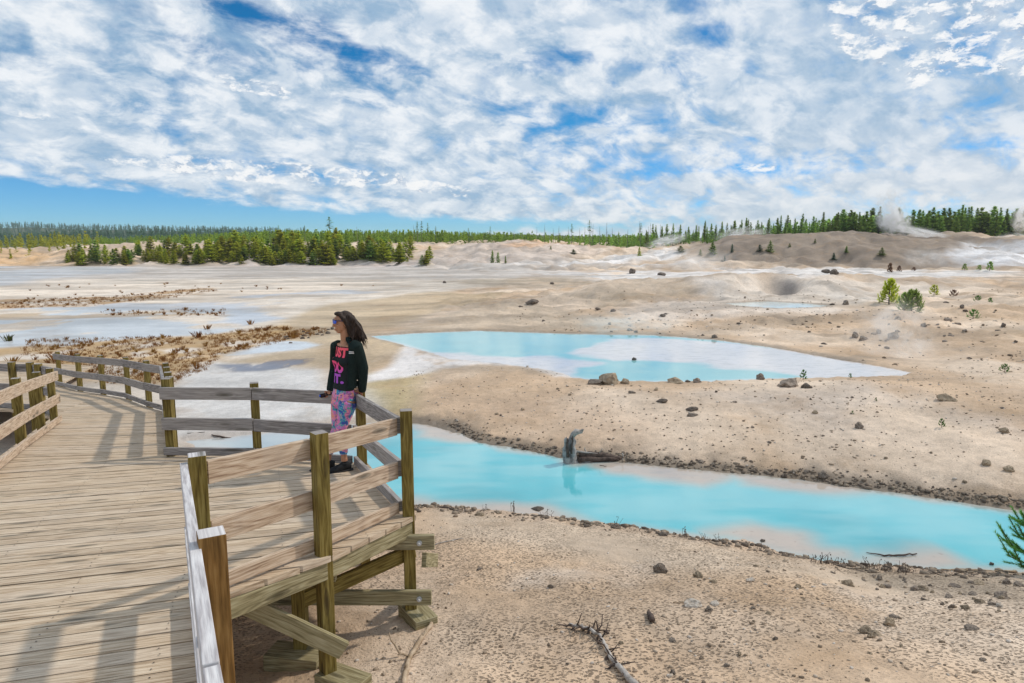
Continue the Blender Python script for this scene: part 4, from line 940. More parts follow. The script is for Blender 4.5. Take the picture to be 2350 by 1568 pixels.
# the ridge wood at upper right and the spires along the skyline
RL = ('tall dark spruce on the ridge at the upper right', 'spruces on the upper right ridge')
for k in range(95):
    x = 1885 + 475 * k / 94 + random.uniform(-5, 5); yt = np.interp(x, [1880, 1930, 2100, 2200, 2350], [512, 486, 492, 484, 490]) + random.uniform(-14, 16)
    Y = random.uniform(158, 178); tree(x, 540, 0, None, None, None, None, '', y=Y) if False else None
    g_ = W(x, 540, Y); g_.z = h1(g_.x, Y); top = ZC - Y * tn(yt); h = max(3.0, top - g_.z)
    tree(x, 540, h * F / Y, (SM[random.randrange(4)] if random.random() < .5 else CM[('leaf_dark', random.randrange(6))]), *([RL[0], 'spruce tree', RL[1]]), 'spruce_tree', y=Y, widen=random.uniform(1.1, 1.5))
SL_ = ('thin dark spruce standing above the skyline forest right of centre', 'thin spruces along the skyline')
for k in range(60):
    x = 1480 + 410 * k / 59 + random.uniform(-5, 5); yt = np.interp(x, [1300, 1480, 1650, 1800, 1890], [530, 524, 514, 502, 496]) + random.uniform(-9, 12)
    Y = random.uniform(170, 190); g_ = W(x, 545, Y); g_.z = h1(g_.x, Y); top = ZC - Y * tn(yt); h = max(2.0, top - g_.z)
    tree(x, 545, h * F / Y, SM[random.randrange(4)], SL_[0], 'spruce tree', SL_[1], 'spruce_tree', y=Y, widen=random.uniform(.9, 1.3))
# snags
def snag_mesh(seed, tufts):
    r_ = random.Random(seed); b_ = MB(); b_.tube([(0, 0, -.02), (r_.uniform(-.01, .01), 0, .5), (r_.uniform(-.02, .02), 0, 1)], [.014, .009, .003], 5)
    for k in range(16):
        z = r_.uniform(.35, .95); a = r_.random() * 6.28; l = .10 * (1.15 - z)
        b_.tube([(0, 0, z), (math.cos(a) * l, math.sin(a) * l, z + r_.uniform(-.02, .04))], [.004, .002], 3)
    return b_.mesh('trunk', M['snag'])
SG = [snag_mesh(i, 0) for i in range(4)]
TC = [arr_mesh('crown', *(lambda V, T: (V * np.array([1, 1, .42]) + np.array([0, 0, .58]), T))(*crown_arr(1.0, .10, 110, rv, .0, .7, .6)), M['leaf_dark']) for _ in range(3)]
for k, (x, yt) in enumerate([(1232,520),(1270,524),(1282,518),(1304,520),(1342,520),(1356,510),(1360,514),(1376,520),(1392,512),(1405,522),(1419,530),(1467,508),(1488,520),(1110,532),(1085,530),(1492,512),(1515,516),(1330,524),(1180,528),(1198,530),(1250,515),(1440,526),(1558,522),(1600,515),(820,520),(950,516)]):
    Y = random.uniform(172, 186); g_ = W(x, 550, Y); z0 = h1(g_.x, Y); h = (ZC - Y * tn(yt)) - z0
    if h < 1: continue
    e = empty('dead_tree', (g_.x, Y, z0), 'bare thin grey dead tree poking above the skyline forest', 'dead tree', 'dead trees along the skyline', rz=random.random() * 6)
    c = mk(SG[k % 4], 'trunk', e); c.scale = (h, h, h)
for k, (x, yt, lab) in enumerate([(757, 498, 'tallest lone tree with a bare trunk and bushy top above the grove'), (968, 508, 'ragged topped tree rising above the skyline just right of the grove'), (958, 509, None), (982, 512, None), (1125, 520, None), (1000, 520, None), (640, 518, None), (620, 520, None), (700, 518, None), (1312, 514, None), (1352, 506, None), (1470, 512, None), (1075, 524, None)]):
    Y = random.uniform(178, 190); g_ = W(x, 550, Y); z0 = h1(g_.x, Y); h = (ZC - Y * tn(yt)) - z0
    e = empty('pine_tree', (g_.x, Y, z0), lab or 'thin pine with a tufted top rising above the skyline forest', 'pine tree', None if lab else 'tufted pines above the skyline')
    c = mk(SG[k % 4], 'trunk', e); c.scale = (h * .8, h * .8, h); c = mk(TC[k % 3], 'crown', e); wd = 1.7 if k == 0 else 1.0; c.scale = (h * wd, h * wd, h)
# distant woods: one mass each
def wood_mass(name, pts, hs_, srcs, mat_, label, wid=1.0):
    Vs, Ts = [], []
    for (x, y), h in zip(pts, hs_):
        V, T = random.choice(srcs); a = random.random() * 6.28; ca, sa = math.cos(a), math.sin(a)
        Q = np.stack([(V[:, 0] * ca - V[:, 1] * sa) * h * wid + x, (V[:, 0] * sa + V[:, 1] * ca) * h * wid + y, V[:, 2] * h + 0], 1); Vs.append(Q); Ts.append(np.clip(T + random.uniform(-.25, .3), 0, 1))
    X = np.array([p[0] for p in pts]); Yy = np.array([p[1] for p in pts]); Z = H(X, Yy, False)
    for q, z in zip(Vs, Z): q[:, 2] += z
    return tag(mk(arr_mesh(name, np.concatenate(Vs), np.concatenate(Ts), mat_), name), label, 'forest', kind='stuff')
LOW = [crown_arr(1.0, .24, 46, rv, .03, 2.1) for _ in range(6)]; LOWS = [crown_arr(1.0, .15, 40, rv, .1, 1.8, .8) for _ in range(4)]
pts = []; hh = []
for k in range(2300):
    x = random.uniform(190, 1500); Y = random.uniform(180, 330) ; 
    if x > 1300: Y = random.uniform(190, 300)
    yt = np.interp(x, [190, 400, 600, 760, 1000, 1200, 1300, 1500], [552, 541, 533, 530, 532, 538, 543, 541]) + random.uniform(-3, 8)
    w_ = W(x, 550, Y); h = (ZC - Y * tn(yt)) - h1(w_.x, Y)
    if h < 1.2: h = random.uniform(1.5, 2.6)
    pts.append((w_.x, Y)); hh.append(min(h, 9))
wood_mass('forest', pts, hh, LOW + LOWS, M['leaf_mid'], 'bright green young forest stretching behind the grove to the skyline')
pts = []; hh = []
for k in range(900):
    x = random.uniform(1300, 2420); Y = random.uniform(168, 230)
    yt = np.interp(x, [1300, 1480, 1650, 1800, 1880, 1930, 2100, 2350], [543, 538, 530, 515, 510, 494, 498, 496]) + random.uniform(-3, 20)
    w_ = W(x, 545, Y); h = (ZC - Y * tn(yt)) - h1(w_.x, Y)
    if h < 1.2: continue
    pts.append((w_.x, Y)); hh.append(h)
wood_mass('ridge_wood', pts, hh, LOW + LOWS, M['leaf_dark'], 'dense dark wood filling the right hand ridge')
pts = [(random.uniform(-1.15, -.30) * Y, Y) for Y in [random.uniform(430, 1500) for _ in range(4200)]]
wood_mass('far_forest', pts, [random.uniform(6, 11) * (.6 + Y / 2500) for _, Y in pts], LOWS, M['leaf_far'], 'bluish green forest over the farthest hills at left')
pts = [(random.uniform(-.95, -.60) * Y, Y) for Y in [random.uniform(150, 420) for _ in range(380)]]
wood_mass('low_scrub', pts, [random.uniform(1.2, 3.2) if Y < 220 else random.uniform(3, 5) for _, Y in pts], LOW, M['leaf_yellow'], 'green scrub and young trees at the far left edge of the flats')
# bottle brush pines close enough to show their shoots
def shoot(b_, p, d, L, needle, nn, rnd, tw=.004, wid=.003):
    d = d.normalized(); a = d.cross(Vector((.3, .2, .9))).normalized(); c = d.cross(a)
    q = p + d * L
    for k in range(nn):
        s = rnd.random(); o = p + d * (L * s); th = rnd.random() * 6.283
        dirn_ = (a * math.cos(th) + c * math.sin(th)) * (1 - .35 * s) + d * rnd.uniform(.55, 1.1)
        dirn_.normalize(); l = needle * rnd.uniform(.7, 1.15); sd_v = dirn_.cross(d)
        if sd_v.length < .01: sd_v = a
        sd_v = sd_v.normalized() * wid
        b_.quad([o - sd_v, o + sd_v, o + dirn_ * l], min(1, max(0, .35 + .5 * s + rnd.gauss(0, .18))))
def pine_bush(h, w_, seed, nb, needle, nn, wid, leafm, up=.7, br=.004, shootL=.18):
    rnd = random.Random(seed); cr = MB(); tk = MB()
    tk.tube([(0, 0, -.1 * h), (rnd.uniform(-.02, .02) * h, 0, h * .5), (0, rnd.uniform(-.02, .02), h * .96)], [h * .03, h * .02, h * .006], 7)
    for k in range(nb):
        t_ = (k + .5) / nb; z = h * (.04 + .86 * t_); a = k * 2.399 + rnd.uniform(-.4, .4); L = w_ * .5 * (1 - t_) ** .65 * rnd.uniform(.7, 1.15) + .04 * h
        d = Vector((math.cos(a), math.sin(a), .12 + .5 * t_)); p0 = Vector((0, 0, z)); p1 = p0 + d * L * .6; tip = p1 + (d * .45 + Vector((0, 0, up))).normalized() * L * .45
        tk.tube([p0, p1, tip], [h * .010 + .002, h * .006 + .001, h * .003 + .001], 4)
        shoot(cr, p0 + d * L * .25, d, L * .4, needle, int(nn * .7), rnd, br, wid)
        shoot(cr, p1, tip - p1, (tip - p1).length + shootL * h * .35, needle, nn, rnd, br, wid)
        for s_ in (-1, 1):
            q = p0 + d * L * rnd.uniform(.35, .6); dd = (d + Vector((-d.y, d.x, .5)) * s_ * .9 + Vector((0, 0, up * .7))).normalized()
            shoot(cr, q, dd, L * .35 + shootL * h * .3, needle, int(nn * .8), rnd, br, wid)
    shoot(cr, Vector((0, 0, h * .8)), Vector((0, 0, 1)), h * .2, needle, nn, rnd, br, wid)
    return cr.mesh('crown', leafm), tk.mesh('trunk', M['bark'])
def bush(px, py, hpx, wpx, leafm, label, seed, name='pine_bush', cat='bush', nb=16, up=.8, group=None, nf=.11, nn=70):
    p = gp(px, py); s = p.y / F; h, w_ = hpx * s, wpx * s
    c, tk = pine_bush(h, w_, seed, nb, h * nf, nn, max(.0035, h * .011), M[leafm], up)
    e = empty(name, p, label, cat, group); mk(c, 'crown', e); mk(tk, 'trunk', e); return e
bush(2040, 697, 60, 54, 'leaf_yellow', 'taller bright green pine bush, left of the close pair on the right slope', 3, nb=30, cat='pine bush', nf=.085, nn=60, up=1.2)
bush(2092, 717, 54, 74, 'leaf_dark', 'wide grey green pine bush, right of the close pair on the right slope', 4, nb=36, cat='pine bush', nf=.085, nn=55, up=1.3)
bush(2076, 716, 46, 44, 'leaf_dark', 'low grey green pine stem between the close pair of bushes', 14, nb=20, cat='pine bush', nf=.09, nn=50, up=1.3)
bush(2143, 679, 24, 26, 'leaf_yellow', 'small olive bush just right of the pair on the right slope', 5)
bush(2188, 679, 16, 28, 'leaf_rust', 'low rusty brown bush on the crest of the right slope', 6)
bush(2243, 693, 15, 20, 'leaf_bright', 'small bright green bush, left of two on the crest of the right slope', 7)
bush(2272, 694, 13, 11, 'leaf_bright', 'tiny bright green bush, right of two on the crest of the right slope', 8)
bush(2233, 732, 22, 30, 'leaf_bright', 'bright green bush among rocks on the right slope', 9)
bush(1843, 872, 24, 22, 'leaf_bright', 'bright green pine sprout beside the broad grey boulder', 10, nb=8)
bush(1951, 868, 11, 10, 'leaf_bright', 'tiny green sprout near the pale tail of the middle pool', 11, nb=7)
bush(2305, 858, 20, 32, 'leaf_bright', 'dark green low bush on the bank at the right edge', 12, nb=12)
bush(2160, 985, 21, 20, 'leaf_bright', 'small green sprout alone on the right of the middle bank', 13, nb=8)
bush(2010, 919, 9, 8, 'leaf_bright', 'tiny green sprout high on the middle bank', 15, nb=6)
bush(1956, 952, 9, 9, 'leaf_bright', 'tiny green sprout on the middle bank below another', 16, nb=6)
for k, (x, y, h, w_, lf) in enumerate([(1467,588,21,14,'leaf_yellow'),(1635,580,28,24,'leaf_dark'),(1680,575,20,12,'leaf_far'),(1767,581,27,20,'leaf_dark'),(1743,582,16,18,'leaf_far'),(1812,571,11,10,'leaf_dark'),(1870,562,10,9,'leaf_dark'),(1913,594,17,14,'leaf_far'),
        (1942,583,15,14,'leaf_dark'),(2023,591,18,19,'leaf_dark'),(1562,577,13,26,'leaf_dark'),(1607,587,14,10,'leaf_dark'),(1316,586,9,20,'leaf_dark'),(1663,596,14,8,'leaf_far'),(1264,574,8,8,'leaf_dark'),(1657,600,8,12,'leaf_far')]):
    tree(x, y, h, CM[(lf, k % 6)], 'small dark bush dotted over the big bare hill', 'bush', 'bushes on the big bare hill', 'hill_bush', widen=w_ / h * 2.0)
bush(2042, 626, 22, 12, 'leaf_rust', 'tall rusty brown bush at the far crest, leftmost of the reddish ones', 21); bush(2063, 624, 14, 12, 'leaf_rust', 'red brown bush at the far crest, middle of the reddish ones', 22); bush(2097, 622, 9, 11, 'leaf_rust', 'smallest red brown bush at the far crest', 23)
bush(2213, 621, 15, 12, 'leaf_dark', 'small dark bush at the far crest, left of three at the right', 24); bush(2247, 621, 12, 14, 'leaf_dark', 'small dark bush at the far crest, middle of three at the right', 25); bush(2271, 622, 21, 17, 'leaf_dark', 'tallest dark bush at the far crest, right of three at the right', 26)
# young pine cut by the right edge of the view
p = W(2392, 1345, 7.35); p.z = h1(p.x, p.y)
c, tk = pine_bush(.98, 1.10, 77, 44, .050, 170, .0034, M['leaf_bright'], .55, shootL=.10)
e = empty('young_pine', p, 'young bright green pine at the right edge beside the stream', 'pine tree'); mk(c, 'crown', e); mk(tk, 'trunk', e)

# marsh grass
def tuft_mesh(seed, mat_, n=26):
    r_ = random.Random(seed); b_ = MB()
    for k in range(n):
        a = r_.random() * 6.28; s = r_.uniform(.05, .5); d = Vector((math.cos(a) * s, math.sin(a) * s, 1)).normalized(); l = r_.uniform(.5, 1.0)
        o = Vector((math.cos(a), math.sin(a), 0)) * r_.uniform(0, .28); sd_v = Vector((-math.sin(a), math.cos(a), 0)) * .045
        b_.quad([o - sd_v, o + sd_v, o + d * l * .6 + sd_v * .6, o + d * l + Vector((d.x, d.y, -.2)) * .2, o + d * l * .6 - sd_v * .6], min(1, max(0, r_.gauss(.5, .25))))
    return b_.mesh('grass_tuft', mat_)
TB = [tuft_mesh(i, M['grass_brown']) for i in range(4)]; TG = [tuft_mesh(9 + i, M['grass_green']) for i in range(2)]
def tuft(x, y, hpx, green=False, label=None, group=None, wide=1.3):
    p = gp(x, y)
    if p is None: return
    h = hpx * p.y / F; o = mk(random.choice(TG if green else TB), 'grass_tuft', None, p); o.scale = (h * wide, h * wide, h); o.rotation_euler = (0, 0, random.random() * 6.28)
    tag(o, label, 'grass tuft', group)
tuft(20, 783, 20, True, 'big dark green grass tuft in the water at the left edge', wide=1.6)
for x, y, h, l in [(28, 835, 22, 'green brown grass tuft behind the branch fence, leftmost there'), (130, 830, 28, 'brown rush clump behind the first post of the curved fence'), (165, 826, 30, 'tall spiky rush clump by the top of the curved fence'), (80, 826, 12, 'small brown tuft between the two rush clumps and the left edge'), (475, 756, 16, 'single dark tuft standing in the wet flat'), (455, 775, 22, 'tall spiky tuft on the far edge of the brown marsh'), (575, 745, 14, 'low green tuft right of the wet flat')]:
    tuft(x, y, h, False, l)
k = 0; MZ = [([(60,780),(420,770),(640,752),(760,757),(700,776),(620,795),(520,812),(470,850),(380,885),(130,875),(40,860)], 120, 6, 15), ([(0,690),(250,680),(450,662),(520,664),(400,684),(200,702),(0,708)], 45, 4, 8), ([(40,655),(450,650),(900,655),(760,668),(400,672),(60,700)], 35, 3, 7), ([(230,712),(520,708),(520,724),(240,728)], 25, 5, 10)]
for pl, n, a, b2 in MZ:
    for _ in range(n):
        x, y = inpoly_px(pl); tuft(x, y, random.uniform(a, b2), False, 'brown grass tuft scattered over the marshy flats at left', 'grass tufts on the marshy flats')
Vs = []; Ts = []
for pl, n, a, b2 in [(MZ[0][0], 2600, 3, 9), (MZ[1][0], 500, 3, 6), (MZ[3][0], 120, 4, 7), ([(480,790),(700,760),(760,762),(740,775),(560,800)], 150, 4, 9)]:
    for _ in range(n):
        x, y = inpoly_px(pl); z0 = 0.03; q = onz(x, y, z0); 
        if fbm(np.array([q.x * .8]), np.array([q.y * .56]), 4, 111)[0] < .36: continue
        h = random.uniform(a, b2) * .75 * q.y / F; z0 = h1(q.x, q.y)
        for _k in range(8):
            aa = random.random() * 6.28; s = random.uniform(.1, .7); o = np.array([q.x + random.gauss(0, h * .5), q.y + random.gauss(0, h * .5), z0]); w_ = h * .075
            sx = np.array([w_, 0, 0]); tip = o + np.array([math.cos(aa) * s * h, math.sin(aa) * s * h, h * random.uniform(.5, 1)])
            Vs += [o - sx, o + sx, tip + sx * .3, tip - sx * .3]; Ts.append(min(1, max(0, random.gauss(.5, .25))))
tag(mk(arr_mesh('marsh_grass', np.array(Vs), np.array(Ts), M['grass_brown']), 'marsh_grass'), 'short brown grass carpeting the marshy flats', 'grass', kind='stuff')
# dark stones edging the marsh
scatter([(640,775),(760,745),(770,762),(700,785),(640,792)], 22, 6, 13, ['dark'], 'dark brown clod at the right end of the brown marsh', 'dark clods at the marsh end')

# ------------------------------------------------------------------ driftwood
def jag(pts, n, amp):
    out = []
    for i in range(len(pts) - 1):
        for k in range(n):
            f_ = k / n; p = Vector(pts[i]).lerp(Vector(pts[i + 1]), f_)
            out.append(p + Vector((random.gauss(0, amp), random.gauss(0, amp), random.gauss(0, amp))) if (i or k) else p)
    out.append(Vector(pts[-1])); return out
Ys = onz(1308, 1062, 0).y
S = lambda x, y, dy=0: W(x, y, Ys + dy)
st = empty('tree_stump', S(1308, 1062), 'weathered grey upright stump at the stream edge', 'stump')
def part(name, builder, mat_, parent):
    b_ = MB(); builder(b_); return b_.build(name, mat_, parent, smooth=True)
def spl(b_):
    for q in range(5):
        ox, oy = (-9, -4, 2, 7, 11)[q], (0, -.03, .04, -.02, .03)[q]; top = (1003, 1012, 997, 990, 1006)[q]
        b_.tube(jag([S(1308 + ox * .8, 1068, oy), S(1306 + ox, 1045, oy), S(1307 + ox * .9, 1022, oy), S(1308 + ox * .9, top, oy)], 3, .006), [.060] * 3 + [.050] * 3 + [.040] * 3 + [.008], 9, .25)
    b_.tube(jag([S(1300, 1066), S(1330, 1062, .05), S(1362, 1056, .1)], 3, .01), [.10] * 3 + [.07] * 3 + [.03], 9, .2)
part('trunk', spl, M['greywood'], st)
part('knot', lambda b_: b_.tube(jag([S(1314, 1000), S(1322, 992), S(1334, 989, .02), S(1340, 986)], 2, .006), [.05, .055, .055, .045, .035, .022, .008], 8, .3), M['deadwood'], st)
part('dark_front_strips', lambda b_: (b_.tube(jag([S(1303, 1050, -.09), S(1302, 1020, -.08), S(1303, 1006, -.06)], 3, .004), [.03, .03, .028, .026, .024, .02, .006], 6, .3), b_.tube(jag([S(1312, 1042, -.09), S(1313, 1018, -.08), S(1314, 1000, -.06)], 3, .004), [.016] * 6 + [.004], 6, .3)), M['darkwood'], st)  # two dark strips along the front of the trunk
lg = empty('fallen_log', S(1380, 1052), 'dark half rotten log lying right of the grey stump', 'log')
part('trunk', lambda b_: (b_.tube(jag([S(1328, 1044, .1), S(1360, 1045, .12), S(1395, 1048, .12), S(1428, 1053, .1)], 4, .008), [.065] * 5 + [.06] * 4 + [.045] * 3 + [.02], 9, .35), b_.tube(jag([S(1326, 1056, .02), S(1370, 1054, .05), S(1420, 1055, .06)], 3, .006), [.05] * 4 + [.035] * 2 + [.015], 8, .3)), M['darkwood'], lg)
part('bleached_strip', lambda b_: (b_.tube(jag([S(1322, 1036, .06), S(1345, 1039, .07), S(1372, 1041, .07)], 3, .004), [.022, .02, .018, .016, .014, .01, .004], 6, .2), b_.tube(jag([S(1428, 1040, .02), S(1431, 1048, .0), S(1428, 1056, .0)], 2, .002), [.012] * 4 + [.01], 6, .1), b_.tube([S(1376, 1040, .05), S(1382, 1029, .05)], [.010, .006], 6), b_.tube([S(1345, 1040, .1), S(1341, 1027, .1)], [.02, .006], 6)), M['deadwood'], lg)
def stick(name, label, pts, rads, mat_, twigs=(), nrand=0, cat='branch', lift=.0, wob=.12, n=4, jit=.004, tmat=None):
    P3 = []
    for q in pts:
        g_ = gp(q[0], q[1]) if len(q) == 2 else None
        P3.append(g_ + Vector((0, 0, lift)) if g_ is not None else onz(q[0], q[1], q[2]))
    e = empty(name, P3[0], label, cat); rr = []
    J = jag(P3, n, jit); rr = list(np.interp(np.linspace(0, 1, len(J)), np.linspace(0, 1, len(rads)), rads))
    b_ = MB(); b_.tube(J, rr, 8, wob); b_.build('stem', mat_, e, smooth=True)
    for k in range(nrand):
        q = J[int((.04 + .82 * k / nrand) * (len(J) - 1))]; a = random.random() * 6.28; l = random.uniform(.07, .17)
        d = Vector((math.cos(a), math.sin(a), random.uniform(.15, 1.1))).normalized(); b_ = MB(); w1 = q + d * l * .5 + Vector((random.gauss(0, .01), random.gauss(0, .01), 0)); b_.tube([q, w1, w1 + (d + Vector((random.gauss(0, .4), random.gauss(0, .4), .1))).normalized() * l * .5], [.0075, .0055, .003], 5); b_.build('twig', tmat or mat_, e, smooth=True)
    for tw in twigs:
        ys = gp(*tw[0]); base = ys + Vector((0, 0, lift)); pl = [base]
        for q in tw[1:]: pl.append(W(q[0], q[1], base.y + (q[2] * .2 if len(q) > 2 else 0) + (.0 if q[1] < tw[0][1] else -.02)))
        b_ = MB(); J = jag(pl, 2, .003); b_.tube(J, list(np.linspace(.011, .005, len(J))), 5, .1); b_.build('twig', tmat or mat_, e, smooth=True)
    return e
stick('dead_branch', 'long grey dead branch with bare twigs on the near sand', [(1306,1443),(1330,1449),(1352,1457),(1374,1472),(1386,1496),(1398,1520),(1420,1542),(1446,1566),(1475,1592)], [.010,.014,.014,.014,.015,.017,.020,.024,.026], M['deadwood'],
      [[(1356,1458),(1362,1440,.1),(1366,1424,.2)],[(1376,1474),(1372,1448,.1),(1368,1425,.2)],[(1352,1458),(1338,1444,.05),(1326,1433,.1)],[(1340,1452),(1334,1464),(1328,1470)],[(1352,1460),(1340,1472,-.03),(1326,1482,-.08)],[(1360,1462),(1353,1482,-.05),(1348,1492,-.1)],
       [(1380,1484),(1366,1492,-.03),(1350,1498,-.06)],[(1372,1476),(1364,1488,-.03),(1358,1502,-.1)],[(1320,1446),(1308,1452),(1290,1456)],[(1314,1444),(1300,1437),(1280,1434)],[(1398,1520),(1385,1519),(1372,1523)],[(1400,1520),(1404,1508,.04),(1408,1498,.1)],[(1412,1536),(1414,1522,.04),(1414,1512,.1)],
       [(1412,1538),(1400,1532),(1388,1536)],[(1396,1520),(1392,1534,-.04),(1388,1544,-.1)],[(1345,1453),(1356,1443,.02),(1352,1441,.03)],[(1386,1464),(1402,1460,.02),(1412,1455,.03)]], lift=.03, nrand=20, tmat=M['darkwood'])
stick('forked_stick', 'pale tan crooked stick below the lookout footing', [(922,1590),(930,1552),(940,1512),(948,1500),(966,1472),(986,1450),(990,1438),(984,1424)], [.020,.020,.018,.020,.018,.017,.016,.006], M['tanwood'],
      [[(936,1508),(924,1502),(912,1503)],[(918,1504),(906,1480,.05),(898,1468,.1),(893,1452,.15)]], lift=.02, nrand=3)
stick('bleached_stick', 'thin bleached stick on the sand right of the lookout post', [(998,1252),(1030,1243),(1064,1238)], [.006,.008,.004], M['deadwood'], lift=.008)
stick('bark_chunk', 'dark upright chunk of bark on the near sand', [(1496,1437),(1492,1424),(1488,1410)], [.022,.026,.008], M['darkwood'], lift=.03, wob=.5)
stick('driftwood', 'long dark driftwood half sunk along the near waterline beside the lookout', [(1000,1163),(1030,1167),(1062,1172)], [.008,.014,.010], M['darkwood'], lift=.005, cat='driftwood')
stick('sunken_branch', 'dark curved branch lying in the pink shallows at right', [(1988,1268,.01),(2030,1275,.015),(2070,1274,.015),(2104,1271,.02)], [.004,.010,.012,.008], M['darkwood'], cat='branch')
stick('driftwood_rail', 'straight reddish stick lying along the waterline under the young pine', [(2160,1307,.03),(2240,1309,.03),(2330,1312,.03)], [.010,.014,.012], M['tanwood'], cat='driftwood')
stick('twig', 'thin dark twig floating near the pink far shallows', [(1376,1068,.01),(1392,1070,.01)], [.006,.004], M['darkwood'], cat='twig')
stick('flat_stick', 'thin brown stick on the sand left of the pale oval rock', [(1545,1383),(1570,1384),(1592,1384)], [.005,.006,.004], M['tanwood'], lift=.006)
stick('mud_branch', 'thin dark branch on the pale mud behind the back fence', [(486,1000),(510,1006),(545,1010)], [.010,.018,.008], M['darkwood'], lift=.02)
stick('mud_twig', 'short curved twig on the pale mud left of the mud branch', [(430,995),(470,993)], [.006,.005], M['darkwood'], lift=.01)
# dry stems at the waterline
def reeds(seed):
    r_ = random.Random(seed); b_ = MB()
    for k in range(7):
        x, y = r_.gauss(0, .05), r_.gauss(0, .02); l = r_.uniform(.4, 1.0); b_.tube([(x, y, -.03), (x + r_.gauss(0, .02), y, l * .06), (x + r_.gauss(0, .03), y, l * .12)], [.0028, .0024, .0018], 4)
        if r_.random() < .5: b_.tube([(x, y, l * .12), (x, y, l * .12 + .012)], [.005, .004], 5)
    return b_.mesh('reed_clump', M['darkwood'])
RD = [reeds(i) for i in range(4)]
for k, (x, y) in enumerate([(1112,1172),(1140,1168),(1178,1176),(1202,1176),(1256,1187),(1412,1211),(1572,1234),(1618,1243),(1645,1242),(1868,1290),(1885,1294),(1902,1296),(1985,1306),(2005,1308),(2040,1312),(2075,1316),(1745,1262),(1930,1300)]):
    p = gp(x, y)
    if p is None: continue
    o = mk(RD[k % 4], 'reed_clump', None, p); s = random.uniform(.8, 1.4); o.scale = (s, s, s); o.rotation_euler = (0, 0, random.random() * 6); tag(o, 'thin dark dry stems sprouting at the stream edge', 'reeds', 'dry stems along the stream edge')

# ------------------------------------------------------------------ steam
m = bpy.data.materials.new('steam'); m.use_nodes = True; m.node_tree.nodes.remove(m.node_tree.nodes['Principled BSDF']); t = NT(m.node_tree)
pos = t.node('ShaderNodeTexCoord').outputs['Object']; oi = t.node('ShaderNodeObjectInfo')
q = t.vm('ADD', pos, t.comb(t.mul(oi.outputs['Random'], 17), 0, 0)); r = t.vm('LENGTH', pos)
nz = t.noise(q, 2.6, 8, .66, 1.0); f = t.mul(t.ss(.0, .7, t.sub(1.0, r)), t.ss(.40, .72, nz)); f = t.m('POWER', f, 1.5)
vol = t.node('ShaderNodeVolumePrincipled'); vol.inputs['Color'].default_value = (1, 1, 1, 1); vol.inputs['Anisotropy'].default_value = .1
at_ = t.node('ShaderNodeAttribute', attribute_type='OBJECT', attribute_name='density'); t.put(vol.inputs['Density'], t.mul(f, at_.outputs[2])); t.l.new(vol.outputs[0], t.n['Material Output'].inputs['Volume'])

def steam(px, py, Y, wpx, hpx, dens, rot=0, dep=.5, label=None, nm='steam_plume'):
    v, f_ = I2; me = bpy.data.meshes.new('steam'); me.from_pydata(v.tolist(), [], f_.tolist()); me.materials.append(m)
    o = mk(me, nm, None, W(px, py, Y)); s = Y / F; o.scale = (wpx * s / 2, wpx * s / 2 * dep, hpx * s / 2); o.rotation_euler = (0, rot, 0); o['density'] = dens
    tag(o, label, 'steam', None, 'stuff')
steam(2050, 505, 150, 100, 90, 5.72, .3, .5, 'thick white steam plume rising against the ridge wood at upper right')
steam(2110, 534, 148, 170, 34, 2.6, .18, .4, 'foot of the thick steam plume spreading along the hill crest')
steam(2040, 465, 152, 90, 90, 1.82, .0, .5, 'thin top of the thick steam plume above the ridge wood')
steam(2350, 500, 150, 70, 90, 4.68, .2, .5, 'white steam plume at the right edge of the ridge')
steam(2320, 548, 140, 120, 36, 1.8, -.1, .4, 'low steam drifting at the right edge under the ridge wood')
steam(1530, 553, 138, 130, 34, 2.0, -.25, .4, 'low steam streak on the left foot of the big hill')
steam(1700, 538, 142, 160, 40, 1.7, -.1, .4, 'low steam streak along the crest of the big hill')
steam(2120, 592, 105, 150, 70, 0.8, .1, .4, 'faint steam at the foot of the big hill')
steam(2270, 590, 108, 130, 80, 0.64, .1, .4, 'faint steam before the white right end of the big hill')
steam(1610, 600, 92, 220, 80, 0.64, 0, .4, 'faint veil of steam in front of the big hill')
steam(2060, 765, 22.5, 280, 220, 1.9, .3, .5, 'faint veil of steam drifting off the right end of the middle pool')
steam(1440, 742, 27.5, 340, 90, 1.6, 0, .4, 'faint steam hanging over the far edge of the middle pool')
# ------------------------------------------------------------------ the woman
Fd = Vector((-.74, -.67, 0)).normalized(); Ld = Vector((-Fd.y, Fd.x, 0)) * 1.0      # facing, and her left
if Ld.x < 0: Ld = -Ld
Up = Vector((0, 0, 1))
def loft(b_, pts, ra, rb, side, n=20):   # rings of half-width ra along side, rb across
    pts = [Vector(p) for p in pts]; base = len(b_.v)
    for i, p in enumerate(pts):
        d = (pts[min(i + 1, len(pts) - 1)] - pts[max(i - 1, 0)]).normalized(); a = (side - d * side.dot(d)).normalized(); c = d.cross(a).normalized()
        for k in range(n):
            th = 2 * math.pi * k / n; b_.v.append(tuple(p + a * math.cos(th) * ra[i] + c * math.sin(th) * rb[i]))
    for i in range(len(pts) - 1):
        for k in range(n):
            k2 = (k + 1) % n; q = base + i * n; b_.face((q + k, q + k2, q + n + k2, q + n + k), [(0, 0)] * 4, .5)
    b_.face(tuple(range(base + n - 1, base - 1, -1)), [(0, 0)] * n, .5); q = base + (len(pts) - 1) * n; b_.face(tuple(range(q, q + n)), [(0, 0)] * n, .5)
